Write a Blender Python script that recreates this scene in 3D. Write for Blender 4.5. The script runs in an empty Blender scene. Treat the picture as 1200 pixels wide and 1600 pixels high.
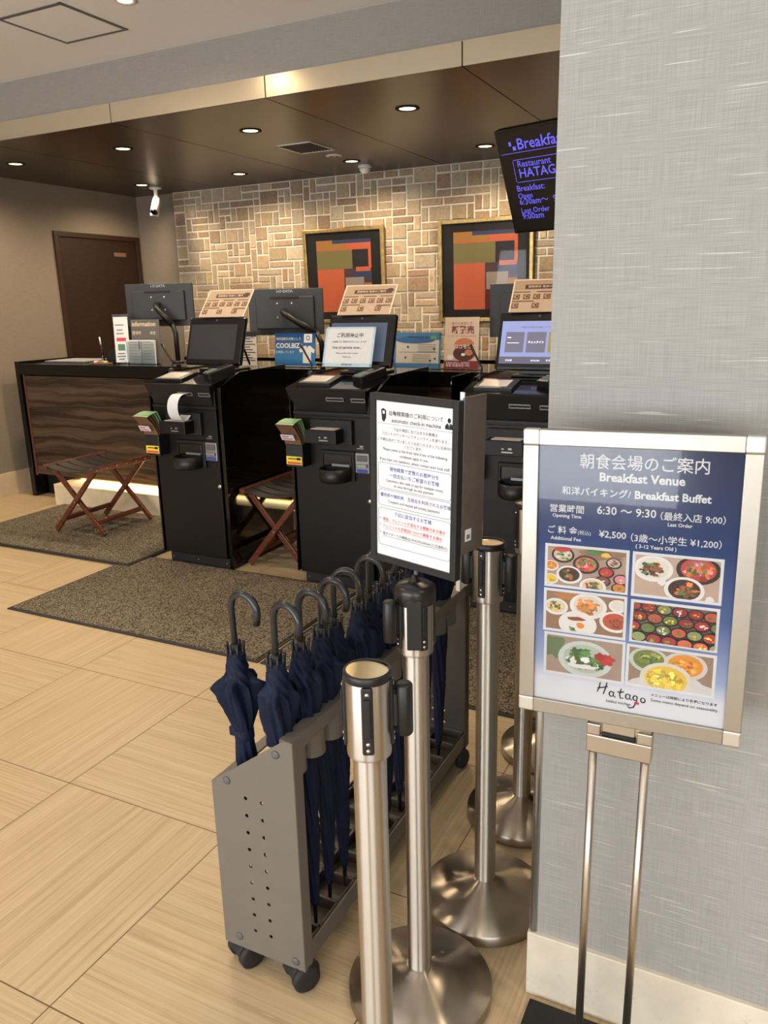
import bpy, bmesh, math, random
from mathutils import Vector, Matrix
C = bpy.context.scene.collection
PI = math.pi
random.seed(7)

# ------------------------------------------------------------------ camera
CAM_H = 1.42
pitch, roll, yaw = 0.2603145, -0.0233357, -0.4670149
fv = Vector((math.sin(yaw)*math.cos(pitch), math.cos(yaw)*math.cos(pitch), -math.sin(pitch)))
r0 = Vector((math.cos(yaw), -math.sin(yaw), 0)); u0 = r0.cross(fv)
rv = r0*math.cos(roll) + u0*math.sin(roll); uv_ = -r0*math.sin(roll) + u0*math.cos(roll)
cam_d = bpy.data.cameras.new('camera'); cam = bpy.data.objects.new('camera', cam_d); C.objects.link(cam)
M = Matrix((rv, uv_, -fv)).transposed().to_4x4(); M.translation = (0, 0, CAM_H)
cam.matrix_world = M
cam_d.sensor_fit = 'VERTICAL'; cam_d.sensor_height = 36.0; cam_d.sensor_width = 27.0
cam_d.lens = 1228.0*36.0/1600.0
cam_d.clip_start = 0.02
bpy.context.scene.camera = cam

# ------------------------------------------------------------------ world, light, exposure
sc = bpy.context.scene
sc.view_settings.view_transform = 'Standard'
sc.view_settings.look = 'None'
sc.view_settings.gamma = 1.0
sc.view_settings.use_curve_mapping = False
sc.view_settings.exposure = 0.48
W = bpy.data.worlds.new('overcast_sky'); sc.world = W; W.use_nodes = True
W.node_tree.nodes['Background'].inputs[0].default_value = (0.78, 0.88, 1.0, 1)
W.node_tree.nodes['Background'].inputs[1].default_value = 1.0
try:
    sc.cycles.use_denoising = True
    sc.cycles.max_bounces = 8
    sc.cycles.sample_clamp_indirect = 6.0
    sc.cycles.caustics_reflective = False; sc.cycles.caustics_refractive = False
except Exception:
    pass

def light(name, kind, loc, energy, color, rot=(0, 0, 0), **kw):
    d = bpy.data.lights.new(name, kind); d.energy = energy; d.color = color
    for k, v in kw.items(): setattr(d, k, v)
    o = bpy.data.objects.new(name, d); C.objects.link(o); o.location = loc; o.rotation_euler = rot
    return o
DAY = (0.93, 0.96, 1.0)
WARM = (1.0, 0.79, 0.54)
# daylight entering through the glazed entrance behind the photographer
light('daylight_left', 'AREA', (-2.6, -3.05, 1.45), 200, DAY, (PI/2+.45, 0, 0), shape='RECTANGLE', size=4.6, size_y=2.3)
light('daylight_right', 'AREA', (1.9, -3.05, 1.45), 100, DAY, (PI/2+.45, 0, 0), shape='RECTANGLE', size=2.6, size_y=2.3)
LAMP_W = 44.0          # spot power of one recessed downlight
LOBBY_W = 34.0

# ------------------------------------------------------------------ materials
def lin(c):
    def f(x):
        x /= 255.0
        return x/12.92 if x <= 0.04045 else ((x+0.055)/1.055)**2.4
    return (f(c[0]), f(c[1]), f(c[2]), 1.0)
class NT:
    def __init__(s, name):
        s.m = bpy.data.materials.new(name); s.m.use_nodes = True
        s.t = s.m.node_tree; s.b = s.t.nodes['Principled BSDF']
    def n(s, typ, **kw):
        x = s.t.nodes.new(typ)
        for k, v in kw.items(): setattr(x, k, v)
        return x
    def l(s, a, b): s.t.links.new(a, b)
    def val(s, sock, v):
        if hasattr(v, 'links') or isinstance(v, bpy.types.NodeSocket): s.l(v, sock)
        else: sock.default_value = v
    def math(s, op, a, b=0.0, c=None):
        x = s.n('ShaderNodeMath', operation=op); s.val(x.inputs[0], a); s.val(x.inputs[1], b)
        if c is not None: s.val(x.inputs[2], c)
        return x.outputs[0]
    def coord(s, out='Object'):
        return s.n('ShaderNodeTexCoord').outputs[out]
    def sep(s, v):
        x = s.n('ShaderNodeSeparateXYZ'); s.l(v, x.inputs[0]); return x.outputs
    def comb(s, x, y, z=0.0):
        c = s.n('ShaderNodeCombineXYZ')
        for i, v in enumerate((x, y, z)): s.val(c.inputs[i], v)
        return c.outputs[0]
    def noise(s, v, scale=1.0, detail=2.0, rough=0.5):
        x = s.n('ShaderNodeTexNoise'); s.l(v, x.inputs['Vector'])
        x.inputs['Scale'].default_value = scale; x.inputs['Detail'].default_value = detail; x.inputs['Roughness'].default_value = rough
        return x.outputs[0]
    def ramp(s, f, stops):
        x = s.n('ShaderNodeValToRGB'); s.l(f, x.inputs[0]); e = x.color_ramp.elements
        while len(e) < len(stops): e.new(0.5)
        for i, (p, c) in enumerate(stops):
            e[i].position = p; e[i].color = c if len(c) == 4 else (*c, 1)
        return x.outputs[0]
    def mix(s, f, a, b, mode='MIX'):
        x = s.n('ShaderNodeMix', data_type='RGBA', blend_type=mode)
        s.val(x.inputs[0], f); s.val(x.inputs[6], a); s.val(x.inputs[7], b)
        return x.outputs[2]
    def bump(s, h, strength=0.2, dist=0.002):
        x = s.n('ShaderNodeBump'); x.inputs['Strength'].default_value = strength; x.inputs['Distance'].default_value = dist
        s.l(h, x.inputs['Height']); s.l(x.outputs[0], s.b.inputs['Normal'])
    def set(s, **kw):
        for k, v in kw.items():
            s.val(s.b.inputs[k.replace('_', ' ')], v)
        return s
def mat(name, rgb, rough=0.5, metal=0.0, spec=0.5, emit=0.0, coat=0.0, var=0.06, scale=60.0, bump=0.0):
    k = NT(name); c = lin(rgb)
    co = k.coord()
    nz = k.noise(co, scale, 3.0)
    dark = tuple(v*(1-var) for v in c[:3]) + (1,); lite = tuple(min(1, v*(1+var)) for v in c[:3]) + (1,)
    col = k.ramp(nz, [(0.3, dark), (0.7, lite)])
    k.set(Base_Color=col, Roughness=rough, Metallic=metal)
    k.b.inputs['Specular IOR Level'].default_value = spec
    if coat: k.b.inputs['Coat Weight'].default_value = coat; k.b.inputs['Coat Roughness'].default_value = 0.05
    if emit:
        k.set(Emission_Color=c, Emission_Strength=emit)
    if bump: k.bump(nz, bump, 0.001)
    return k.m

def fabric_wall(name, rgb, slub=0.5):
    k = NT(name); x, y, z = k.sep(k.coord()); u = k.math('ADD', x, y)
    th = k.noise(k.comb(k.math('MULTIPLY', u, 14), k.math('MULTIPLY', z, 700)), 1, 2)
    tv = k.noise(k.comb(k.math('MULTIPLY', u, 700), k.math('MULTIPLY', z, 14)), 1, 2)
    wv = k.math('ADD', k.math('MULTIPLY', th, 0.6), k.math('MULTIPLY', tv, 0.4))
    c = lin(rgb); d = tuple(v*0.86 for v in c[:3]); l = tuple(min(1, v*1.14) for v in c[:3])
    base = k.ramp(wv, [(0.35, d), (0.65, l)])
    sl = k.noise(k.comb(k.math('MULTIPLY', u, 9), k.math('MULTIPLY', z, 330), 3.3), 1, 1)
    sm = k.ramp(sl, [(0.70, (0, 0, 0)), (0.76, (1, 1, 1))])
    col = k.mix(k.math('MULTIPLY', sm, slub), base, lin((228, 224, 216)))
    k.set(Base_Color=col, Roughness=0.85); k.b.inputs['Specular IOR Level'].default_value = 0.25
    k.bump(wv, 0.2, 0.0006)
    return k.m
def stone(name, rgb, light_amt=1.0):
    k = NT(name); co = k.coord()
    n1 = k.noise(co, 7, 6, 0.6); n2 = k.noise(co, 45, 4, 0.6)
    c = lin(rgb)
    col = k.ramp(n1, [(0.3, tuple(v*0.84 for v in c[:3])), (0.55, c), (0.75, tuple(min(1, v*1.1) for v in c[:3]))])
    col = k.mix(k.ramp(n2, [(0.62, (0, 0, 0)), (0.75, (0.5, 0.5, 0.5))]), col, lin((170, 158, 138)))
    k.set(Base_Color=col, Roughness=0.28); return k.m
def steel(name, rgb, rough=0.27, circ=True):
    k = NT(name); x, y, z = k.sep(k.coord())
    nz = k.noise(k.comb(0.0, k.math('MULTIPLY', z, 500), 0.0), 1, 2)
    k.set(Base_Color=lin(rgb), Metallic=1.0, Roughness=k.math('MULTIPLY_ADD', nz, 0.03, rough-0.015))
    if circ:
        t = k.n('ShaderNodeTangent', direction_type='RADIAL', axis='Z')
        k.l(t.outputs[0], k.b.inputs['Tangent']); k.b.inputs['Anisotropic'].default_value = 0.95; k.b.inputs['Anisotropic Rotation'].default_value = 0.25
    return k.m
def floor_tile():
    k = NT('beige_wood_grain_tile'); x, y, z = k.sep(k.coord())
    S = 0.603
    xs = k.math('DIVIDE', k.math('ADD', x, 0.652), S); ys = k.math('DIVIDE', k.math('SUBTRACT', y, 1.47), S)
    ix = k.math('FLOOR', xs); iy = k.math('FLOOR', ys)
    par = k.math('ABSOLUTE', k.math('MODULO', k.math('ADD', ix, iy), 2))
    par = k.math('GREATER_THAN', par, 0.5)
    def mixf(f, a, b): return k.math('ADD', k.math('MULTIPLY', a, k.math('SUBTRACT', 1, f)), k.math('MULTIPLY', b, f))
    al = mixf(par, x, y); ac = mixf(par, y, x)         # along / across the grain
    off = k.math('MULTIPLY_ADD', ix, 3.71, k.math('MULTIPLY', iy, 5.13))
    v = k.comb(k.math('MULTIPLY_ADD', al, 2.2, off), k.math('MULTIPLY', ac, 120), off)
    g = k.noise(v, 1, 4, 0.65)
    v2 = k.comb(k.math('MULTIPLY_ADD', al, 0.8, off), k.math('MULTIPLY', ac, 24), off)
    g2 = k.noise(v2, 1, 2)
    gg = k.math('ADD', k.math('MULTIPLY', g, 0.8), k.math('MULTIPLY', g2, 0.2))
    col = k.ramp(gg, [(0.33, lin((174, 150, 114))), (0.5, lin((193, 170, 134))), (0.68, lin((205, 184, 150)))])
    sp = k.noise(k.comb(k.math('MULTIPLY', al, 14), k.math('MULTIPLY', ac, 240), 2.0), 1, 2)
    col = k.mix(k.math('MULTIPLY', k.ramp(sp, [(0.68, (0, 0, 0)), (0.76, (1, 1, 1))]), 0.55), col, lin((232, 214, 184)))
    fx = k.math('FRACT', xs); fy = k.math('FRACT', ys)
    ex = k.math('MINIMUM', fx, k.math('SUBTRACT', 1, fx)); ey = k.math('MINIMUM', fy, k.math('SUBTRACT', 1, fy))
    e = k.math('LESS_THAN', k.math('MINIMUM', ex, ey), 0.0026)
    col = k.mix(e, col, lin((98, 78, 58)))
    k.set(Base_Color=col, Roughness=k.math('MULTIPLY_ADD', g, 0.12, 0.36))
    k.b.inputs['Specular IOR Level'].default_value = 0.45
    k.bump(gg, 0.08, 0.001)
    return k.m
def zebra(name, axis=0):
    k = NT(name); s = k.sep(k.coord()); a = s[axis]; z = s[2]
    w = k.noise(k.comb(k.math('MULTIPLY', a, 1.6), k.math('MULTIPLY', z, 4)), 1, 3)
    zz = k.math('MULTIPLY_ADD', w, 0.16, z)
    n1 = k.noise(k.comb(k.math('MULTIPLY', a, 0.7), k.math('MULTIPLY', zz, 22)), 1, 3)
    n2 = k.noise(k.comb(k.math('MULTIPLY', a, 3), k.math('MULTIPLY', zz, 130)), 1, 3)
    n = k.math('ADD', k.math('MULTIPLY', n1, 0.75), k.math('MULTIPLY', n2, 0.25))
    col = k.ramp(n, [(0.36, lin((38, 29, 24))), (0.47, lin((58, 45, 36))), (0.55, lin((82, 65, 51))), (0.68, lin((96, 77, 60)))])
    k.set(Base_Color=col, Roughness=0.22); return k.m
def speckle(name, a, b, scale, rough=0.95):
    k = NT(name); n = k.noise(k.coord(), scale, 2, 0.7); n2 = k.noise(k.coord(), 9, 3)
    col = k.ramp(n, [(0.40, lin(a)), (0.60, lin(b))])
    col = k.mix(k.math('MULTIPLY', n2, 0.25), col, lin(a))
    k.set(Base_Color=col, Roughness=rough); k.b.inputs['Specular IOR Level'].default_value = 0.1
    k.bump(n, 0.7, 0.003); return k.m
def brick_mat():
    k = NT('split_stone'); a = k.n('ShaderNodeVertexColor', layer_name='tint')
    n = k.noise(k.coord(), 14, 3); n2 = k.noise(k.coord(), 60, 4, 0.6)
    col = k.mix(k.math('MULTIPLY', k.ramp(n, [(0.55, (0, 0, 0)), (0.72, (1, 1, 1))]), 0.55), a.outputs[0], lin((146, 98, 64)))
    col = k.mix(0.35, col, k.ramp(n2, [(0.3, lin((146, 130, 108))), (0.7, lin((204, 190, 166)))]))
    k.set(Base_Color=col, Roughness=0.8); k.bump(n2, 0.4, 0.004); return k.m
def gradient(name, stops, axis=2, rough=0.15):
    k = NT(name); s = k.sep(k.coord('Generated'))
    k.set(Base_Color=k.ramp(s[axis], [(p, lin(c)) for p, c in stops]), Roughness=rough); return k.m
def glassy(name, rgb=(235, 240, 240), tint=0.96, rough=0.02, refl=1.0):
    k = NT(name); t = k.t; out = t.nodes['Material Output']
    tr = k.n('ShaderNodeBsdfTransparent'); gl = k.n('ShaderNodeBsdfGlossy'); c = lin(rgb)
    tr.inputs[0].default_value = tuple(v*tint for v in c[:3]) + (1,); gl.inputs['Roughness'].default_value = rough
    fr = k.n('ShaderNodeFresnel'); fr.inputs[0].default_value = 1.45; mx = k.n('ShaderNodeMixShader')
    k.l(k.math('MULTIPLY', fr.outputs[0], refl), mx.inputs[0]); k.l(tr.outputs[0], mx.inputs[1]); k.l(gl.outputs[0], mx.inputs[2]); k.l(mx.outputs[0], out.inputs[0])
    return k.m
def glow(name, rgb, strength, rough=0.4):
    k = NT(name); k.set(Base_Color=lin(rgb), Emission_Color=lin(rgb), Emission_Strength=strength, Roughness=rough); return k.m
def cloth(name, rgb):
    k = NT(name); co = k.coord(); n = k.noise(co, 30, 3)
    c = lin(rgb)
    k.set(Base_Color=k.ramp(n, [(0.3, tuple(v*0.8 for v in c[:3])), (0.7, tuple(v*1.2 for v in c[:3]))]), Roughness=0.62)
    k.b.inputs['Sheen Weight'].default_value = 0.0
    k.b.inputs['Specular IOR Level'].default_value = 0.2
    n2 = k.noise(co, 120, 3); k.bump(n2, 0.25, 0.002); return k.m
def wood(name, a, b, rough=0.35):
    k = NT(name); x, y, z = k.sep(k.coord())
    n = k.noise(k.comb(k.math('MULTIPLY', x, 14), k.math('MULTIPLY', y, 14), k.math('MULTIPLY', z, 90)), 1, 3)
    k.set(Base_Color=k.ramp(n, [(0.35, lin(a)), (0.65, lin(b))]), Roughness=rough); return k.m

MT = dict(
    floor=floor_tile(), wall=fabric_wall('grey_linen_wallcovering', (160, 158, 153)), wall_l=fabric_wall('taupe_linen_wallcovering', (136, 124, 110), 0.06),
    beam=fabric_wall('grey_linen_beam', (152, 148, 142), 0.06),
    ceil=mat('white_ceiling_board', (236, 236, 236), 0.9, spec=0.2, var=0.015),
    fascia=mat('champagne_panel', (208, 194, 168), 0.26, 0.5, var=0.02, scale=8),
    dark=mat('dark_brown_panel', (60, 47, 38), 0.30, var=0.05, scale=5),
    seam=mat('seam_black', (18, 14, 12), 0.8),
    stone=stone('cream_marble', (226, 217, 198)), stone_l=stone('beige_marble', (206, 186, 156)), ledge=stone('pale_stone', (238, 220, 182)),
    alu=mat('aluminium', (196, 198, 200), 0.32, 1.0, var=0.02), chrome=mat('chrome', (215, 215, 215), 0.12, 1.0, var=0.02),
    steel=steel('brushed_steel', (198, 192, 182), 0.38), steelbase=steel('brushed_steel_base', (176, 166, 152), 0.30), domecap=mat('satin_black_dome', (30, 27, 25), 0.3), capdisc=mat('satin_cap_plate_lit_tint', (240, 218, 170), 0.27, 1.0, var=0.05, scale=90), steelflat=steel('satin_steel', (192, 184, 172), 0.33, False),  # cap plate steel tinted gold: warm lamp reflection put into the colour
    champ=mat('champagne_aluminium', (172, 167, 157), 0.36, 1.0, var=0.02), silver=mat('silver_corner', (218, 217, 210), 0.34, 1.0, var=0.02),
    black=mat('black_plastic', (22, 22, 23), 0.42, var=0.1), blackm=mat('black_matte', (17, 17, 18), 0.6, var=0.1),
    kiosk=mat('black_powder_coat', (17, 16, 16), 0.42, spec=0.3, var=0.04, scale=400), kioskf=mat('charcoal_face', (29, 29, 30), 0.45, spec=0.3, var=0.04, scale=400),
    acryl=mat('black_acrylic', (7, 7, 7), 0.06, var=0.1), gloss=mat('gloss_black_top', (14, 13, 12), 0.08, var=0.1),
    rubber=mat('rubber', (30, 29, 29), 0.65, var=0.1), screen=mat('dark_screen', (58, 58, 62), 0.09, var=0.02),
    lens=mat('lens_black', (6, 6, 8), 0.05), bezel=mat('bezel_black', (18, 18, 19), 0.25), grey=mat('grey_plastic', (92, 92, 96), 0.45), dgrey=mat('charcoal_plastic', (46, 48, 53), 0.5),
    silverp=mat('silver_plastic', (150, 150, 152), 0.35, 0.6), white=mat('white_plastic', (226, 224, 218), 0.45), paper=mat('white_paper', (226, 227, 228), 0.6, var=0.02),
    paper_t=mat('pale_glass', (216, 206, 200), 0.1), ink=mat('black_ink', (26, 26, 30), 0.7), blue=mat('blue_ink', (58, 76, 150), 0.7), red=mat('red_ink', (206, 54, 50), 0.7), greyink=mat('grey_ink', (120, 120, 124), 0.7),
    rack=mat('taupe_powder_coat', (110, 104, 95), 0.5, var=0.03, scale=20, bump=0.02), rackd=mat('dark_tray_shaded_panel', (64, 55, 46), 0.5),
    navy=cloth('navy_umbrella_cloth', (20, 27, 50)), handle=mat('dark_handle', (40, 41, 43), 0.22, var=0.05), wood=wood('reddish_stool_wood', (78, 36, 22), (112, 56, 34)), strap=mat('brown_leather', (31, 25, 21), 0.55),
    doorw=wood('dark_door_wood', (34, 19, 13), (48, 28, 19), 0.4), doorf=mat('door_frame_wood', (52, 30, 19), 0.4), zebra=zebra('zebra_veneer'), copper=mat('brown_edge', (92, 60, 45), 0.4),
    mat=speckle('brown_loop_mat', (48, 43, 36), (152, 140, 121), 150), mortar=mat('mortar', (222, 214, 200), 0.9), brick=brick_mat(),
    gold=mat('gilt_frame', (188, 160, 104), 0.35, 0.8, var=0.25, scale=25), passe=mat('black_mount', (28, 24, 22), 0.7), glass=glassy('clear_acrylic', (240, 244, 244)), fglass=glassy('picture_glass', (250, 250, 250), 0.98, 0.02, 0.35),
    smoke=mat('smoked_sheet', (88, 78, 68), 0.2), led=glow("led_strip", (255, 214, 130), 2.5), lamp=glow('lamp_lens', (255, 226, 160), 5.0),
    green=mat('green_paper', (140, 184, 134), 0.6), brownp=mat('brown_print', (120, 88, 66), 0.6), yellow=mat('yellow_print', (240, 214, 60), 0.5), redp=mat('red_print', (214, 82, 70), 0.5),
    violet=glow('violet_pixels', (88, 84, 205), 0.75), tvscreen=glow('tv_black_screen', (16, 10, 9), 0.15),
)

# ------------------------------------------------------------------ mesh helpers
class MB:
    def __init__(s): s.bm = bmesh.new(); s.mi = 0
    def _mark(s, n0):
        s.bm.faces.ensure_lookup_table()
        for f in list(s.bm.faces)[n0:]: f.material_index = s.mi
    def m(s, i): s.mi = i; return s
    def box(s, x0, x1, y0, y1, z0, z1, bev=0.0, mtx=None):
        t = bmesh.new(); bmesh.ops.create_cube(t, size=1)
        for v in t.verts:
            v.co = Vector((x0+(v.co.x+.5)*(x1-x0), y0+(v.co.y+.5)*(y1-y0), z0+(v.co.z+.5)*(z1-z0)))
        if bev: bmesh.ops.bevel(t, geom=list(t.edges), offset=bev, segments=2, affect='EDGES', profile=0.5)
        return s._merge(t, mtx)
    def _merge(s, t, mtx=None):
        if mtx is not None: bmesh.ops.transform(t, matrix=mtx, verts=t.verts)
        mp = {}
        for v in t.verts: mp[v] = s.bm.verts.new(v.co)
        for f in t.faces:
            try:
                g = s.bm.faces.new([mp[v] for v in f.verts]); g.material_index = s.mi; g.smooth = f.smooth
            except ValueError: pass
        t.free(); return s
    def tube(s, pts, r, seg=12, caps=True, smooth=True):
        pts = [Vector(p) for p in pts]; n = len(pts)
        rs = r if isinstance(r, (list, tuple)) else [r]*n
        t = bmesh.new(); rings = []
        up = None
        for i, p in enumerate(pts):
            d = (pts[min(i+1, n-1)] - pts[max(i-1, 0)]).normalized()
            if up is None:
                up = Vector((0, 0, 1)) if abs(d.z) < 0.9 else Vector((1, 0, 0))
            a = (up - d*up.dot(d)).normalized(); b = d.cross(a); up = a
            rings.append([t.verts.new(p + (a*math.cos(k*2*PI/seg) + b*math.sin(k*2*PI/seg))*rs[i]) for k in range(seg)])
        for i in range(n-1):
            for k in range(seg):
                f = t.faces.new((rings[i][k], rings[i][(k+1) % seg], rings[i+1][(k+1) % seg], rings[i+1][k])); f.smooth = smooth
        if caps:
            t.faces.new(list(reversed(rings[0]))); t.faces.new(rings[-1])
        return s._merge(t)
    def bar(s, a, b, w, h, bev=0.0, up=(0, 0, 1)):
        a = Vector(a); b = Vector(b); d = b-a; L = d.length; z = d.normalized()
        u = Vector(up); x = u.cross(z)
        if x.length < 1e-4: x = Vector((1, 0, 0)).cross(z)
        x.normalize(); y = z.cross(x)
        mtx = Matrix((x, y, z)).transposed().to_4x4(); mtx.translation = a
        return s.box(-w/2, w/2, -h/2, h/2, 0, L, bev, mtx)
    def lathe(s, prof, seg=40, cx=0, cy=0, smooth=True, caps=True, mtx=None):
        t = bmesh.new(); rings = []
        for r, z in prof:
            if r < 1e-6: rings.append([t.verts.new((cx, cy, z))])
            else: rings.append([t.verts.new((cx+r*math.cos(k*2*PI/seg), cy+r*math.sin(k*2*PI/seg), z)) for k in range(seg)])
        for i in range(len(prof)-1):
            A, B = rings[i], rings[i+1]
            for k in range(seg):
                k2 = (k+1) % seg
                if len(A) == 1 and len(B) == 1: continue
                if len(A) == 1: f = t.faces.new((A[0], B[k2], B[k]))
                elif len(B) == 1: f = t.faces.new((A[k], A[k2], B[0]))
                else: f = t.faces.new((A[k], A[k2], B[k2], B[k]))
                f.smooth = smooth
        if caps:
            if len(rings[0]) > 1: t.faces.new(list(reversed(rings[0])))
            if len(rings[-1]) > 1: t.faces.new(rings[-1])
        bmesh.ops.recalc_face_normals(t, faces=t.faces)
        return s._merge(t, mtx)
    def prism(s, poly, lo, hi, axis='x', bev=0.0):
        # poly in the two other axes; axis 'x': (y,z), 'y': (x,z), 'z': (x,y)
        def P(p, d): return {'x': (d, p[0], p[1]), 'y': (p[0], d, p[1]), 'z': (p[0], p[1], d)}[axis]
        t = bmesh.new(); A = [t.verts.new(P(p, lo)) for p in poly]; B = [t.verts.new(P(p, hi)) for p in poly]
        t.faces.new(A); t.faces.new(list(reversed(B))); n = len(poly)
        for i in range(n): t.faces.new((A[i], B[i], B[(i+1) % n], A[(i+1) % n]))
        bmesh.ops.recalc_face_normals(t, faces=t.faces)
        if bev: bmesh.ops.bevel(t, geom=list(t.edges), offset=bev, segments=2, affect='EDGES', profile=0.5)
        return s._merge(t)
    def hull8(s, lo4, hi4):
        t = bmesh.new(); A = [t.verts.new(p) for p in lo4]; B = [t.verts.new(p) for p in hi4]
        t.faces.new(A); t.faces.new(list(reversed(B)))
        for i in range(4): t.faces.new((A[i], B[i], B[(i+1) % 4], A[(i+1) % 4]))
        bmesh.ops.recalc_face_normals(t, faces=t.faces)
        return s._merge(t)
    def ball(s, c, r, sx=1, sy=1, sz=1, seg=16):
        t = bmesh.new(); bmesh.ops.create_uvsphere(t, u_segments=seg, v_segments=seg//2, radius=r)
        for v in t.verts: v.co = Vector((v.co.x*sx, v.co.y*sy, v.co.z*sz)) + Vector(c)
        for f in t.faces: f.smooth = True
        return s._merge(t)
    def rect(s, x0, x1, z0, z1, y):          # flat rectangle facing -y
        vs = [s.bm.verts.new(p) for p in ((x0, y, z0), (x1, y, z0), (x1, y, z1), (x0, y, z1))]
        f = s.bm.faces.new(vs); f.material_index = s.mi; return s
    def disc(s, x, z, rx, rz, y, seg=20, a0=0, a1=2*PI, dx=0.0):
        vs = [s.bm.verts.new((x+rx*math.cos(a0+(a1-a0)*k/seg), y, z+rz*math.sin(a0+(a1-a0)*k/seg))) for k in range(seg if a1-a0 > 6.2 else seg+1)]
        f = s.bm.faces.new(vs); f.material_index = s.mi; return s
    def poly(s, pts, y):
        vs = [s.bm.verts.new((p[0], y, p[1])) for p in pts]
        f = s.bm.faces.new(vs); f.material_index = s.mi
        f.normal_update()
        if f.normal.y > 0: f.normal_flip()
        return s
    def text(s, body, x, z, y, width=None, size=None, bold=0.0, shear=0.0, hs=1.0):
        c = bpy.data.curves.new('t', 'FONT'); c.body = body; c.resolution_u = 2; c.offset = bold; c.shear = shear; c.fill_mode = 'FRONT'
        o = bpy.data.objects.new('t', c); C.objects.link(o)
        dg = bpy.context.evaluated_depsgraph_get(); me = bpy.data.meshes.new_from_object(o.evaluated_get(dg))
        bpy.data.objects.remove(o); bpy.data.curves.remove(c)
        if len(me.vertices) == 0: return s
        xs = [v.co.x for v in me.vertices]; w = max(xs)-min(xs); mn = min(xs)
        sx = (width/w) if width else size
        sz = (size if size else sx)*hs
        vs = [s.bm.verts.new((x+(v.co.x-mn)*sx, y, z+v.co.y*sz)) for v in me.vertices]
        for p in me.polygons:
            try:
                f = s.bm.faces.new([vs[i] for i in p.vertices]); f.material_index = s.mi
            except ValueError: pass
        bpy.data.meshes.remove(me); return s
    def build(s, name, mats, parent=None, loc=(0, 0, 0), rot=(0, 0, 0), smooth=None):
        me = bpy.data.meshes.new(name); s.bm.normal_update(); s.bm.to_mesh(me); s.bm.free()
        for m in (mats if isinstance(mats, (list, tuple)) else [mats]): me.materials.append(MT[m] if isinstance(m, str) else m)
        if smooth:
            me.polygons.foreach_set('use_smooth', [True]*len(me.polygons))
        o = bpy.data.objects.new(name, me); C.objects.link(o)
        if parent: o.parent = parent
        o.location = loc; o.rotation_euler = rot
        return o
def thing(name, label, cat, loc=(0, 0, 0), rot=(0, 0, 0), group=None):
    o = bpy.data.objects.new(name, None); C.objects.link(o); o.empty_display_size = 0.05
    o.location = loc; o.rotation_euler = rot
    return tag(o, label, cat, group)
def tag(o, label, cat, group=None):
    o['label'] = label; o['category'] = cat
    if group: o['group'] = group
    return o
def struct(o):
    o['kind'] = 'structure'; return o
def dup(o, parent=None):
    c = o.copy(); C.objects.link(c)
    if parent: c.parent = parent
    for ch in o.children: dup(ch, c)
    return c

# ================================================================== ROOM SHELL
XL, XR, YF, YB = -5.42, 3.5, -3.2, 5.87
ZD, ZL, YFAS = 2.40, 2.705, 3.56
struct(MB().box(XL-.1, XR+.1, YF-.1, YB+.1, -0.1, 0).build('floor', 'floor'))
b = MB(); b.box(XL-.1, XR+.1, YF-.1, YFAS+.05, ZL, ZL+.1); struct(b.build('ceiling', 'ceil'))
b = MB(); b.box(XL, XR, YFAS, YFAS+.12, 2.5, ZL); struct(b.build('trim_1', 'beam'))
seams = [XL, -4.42, -3.40, -2.385, -1.36, -0.34, 0.68, 1.7, XR]
b = MB()
for a, c in zip(seams[:-1], seams[1:]): b.box(a+.003, c-.003, YFAS-.012, YFAS+.02, 2.402, 2.5, .001)
struct(b.build('trim_2', 'fascia'))
b = MB()
for a, c in zip(seams[:-1], seams[1:]): b.box(a+.003, c-.003, YFAS-.008, YB, ZD, ZD+.012)
b.m(1).box(XL, XR, YFAS+.02, YB, ZD+.013, ZD+.1)
struct(b.build('ceiling_canopy', ['dark', 'seam']))
struct(MB().box(XL-.1, XL, YF, YB, 0, ZL).build('wall_left', 'wall_l'))
struct(MB().box(XL, XR, YB, YB+.1, 0, ZL).build('wall_back_plain', 'wall_l'))
struct(MB().box(XR, XR+.1, YF, YB, 0, ZL).build('wall_far_right', 'wall_l'))
# right wall: a projecting wing wall
RX, RY = -0.356, 1.333
struct(MB().box(RX+.004, XR, RY+.004, RY+.5, 0.0, ZL).build('wall_right', 'wall'))
b = MB(); b.box(RX-.004, .43, RY-.006, RY+.505, 0, .155, .002); b.box(.433, XR, RY-.006, RY+.3, 0, .155, .002)
struct(b.build('baseboard_right', 'stone'))
struct(MB().tube([(RX+.006, RY+.008, .155), (RX+.006, RY+.008, 1.12)], .009, 14).build('trim_3', 'alu'))
struct(MB().box(XL, XL+.012, YF, 4.86, 0, .185, .002).build('baseboard_left', 'stone_l'))
# front facade (behind the photographer): mullions of a glazed entrance
b = MB()
for x in (XL+.05, -4.3, -3.1, -1.9, -.7, .5, 1.7, 2.6, XR-.05): b.box(x-.035, x+.035, YF+.16, YF+.24, 0, ZL)
b.box(XL, XR, YF+.16, YF+.24, 2.5, ZL); b.box(XL, XR, YF+.16, YF+.24, 0, .1)
struct(b.build('window_1', 'grey'))
struct(MB().box(XL, XR, YF-.1, YF, 0, ZL).build('wall_front', 'ceil'))

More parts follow.
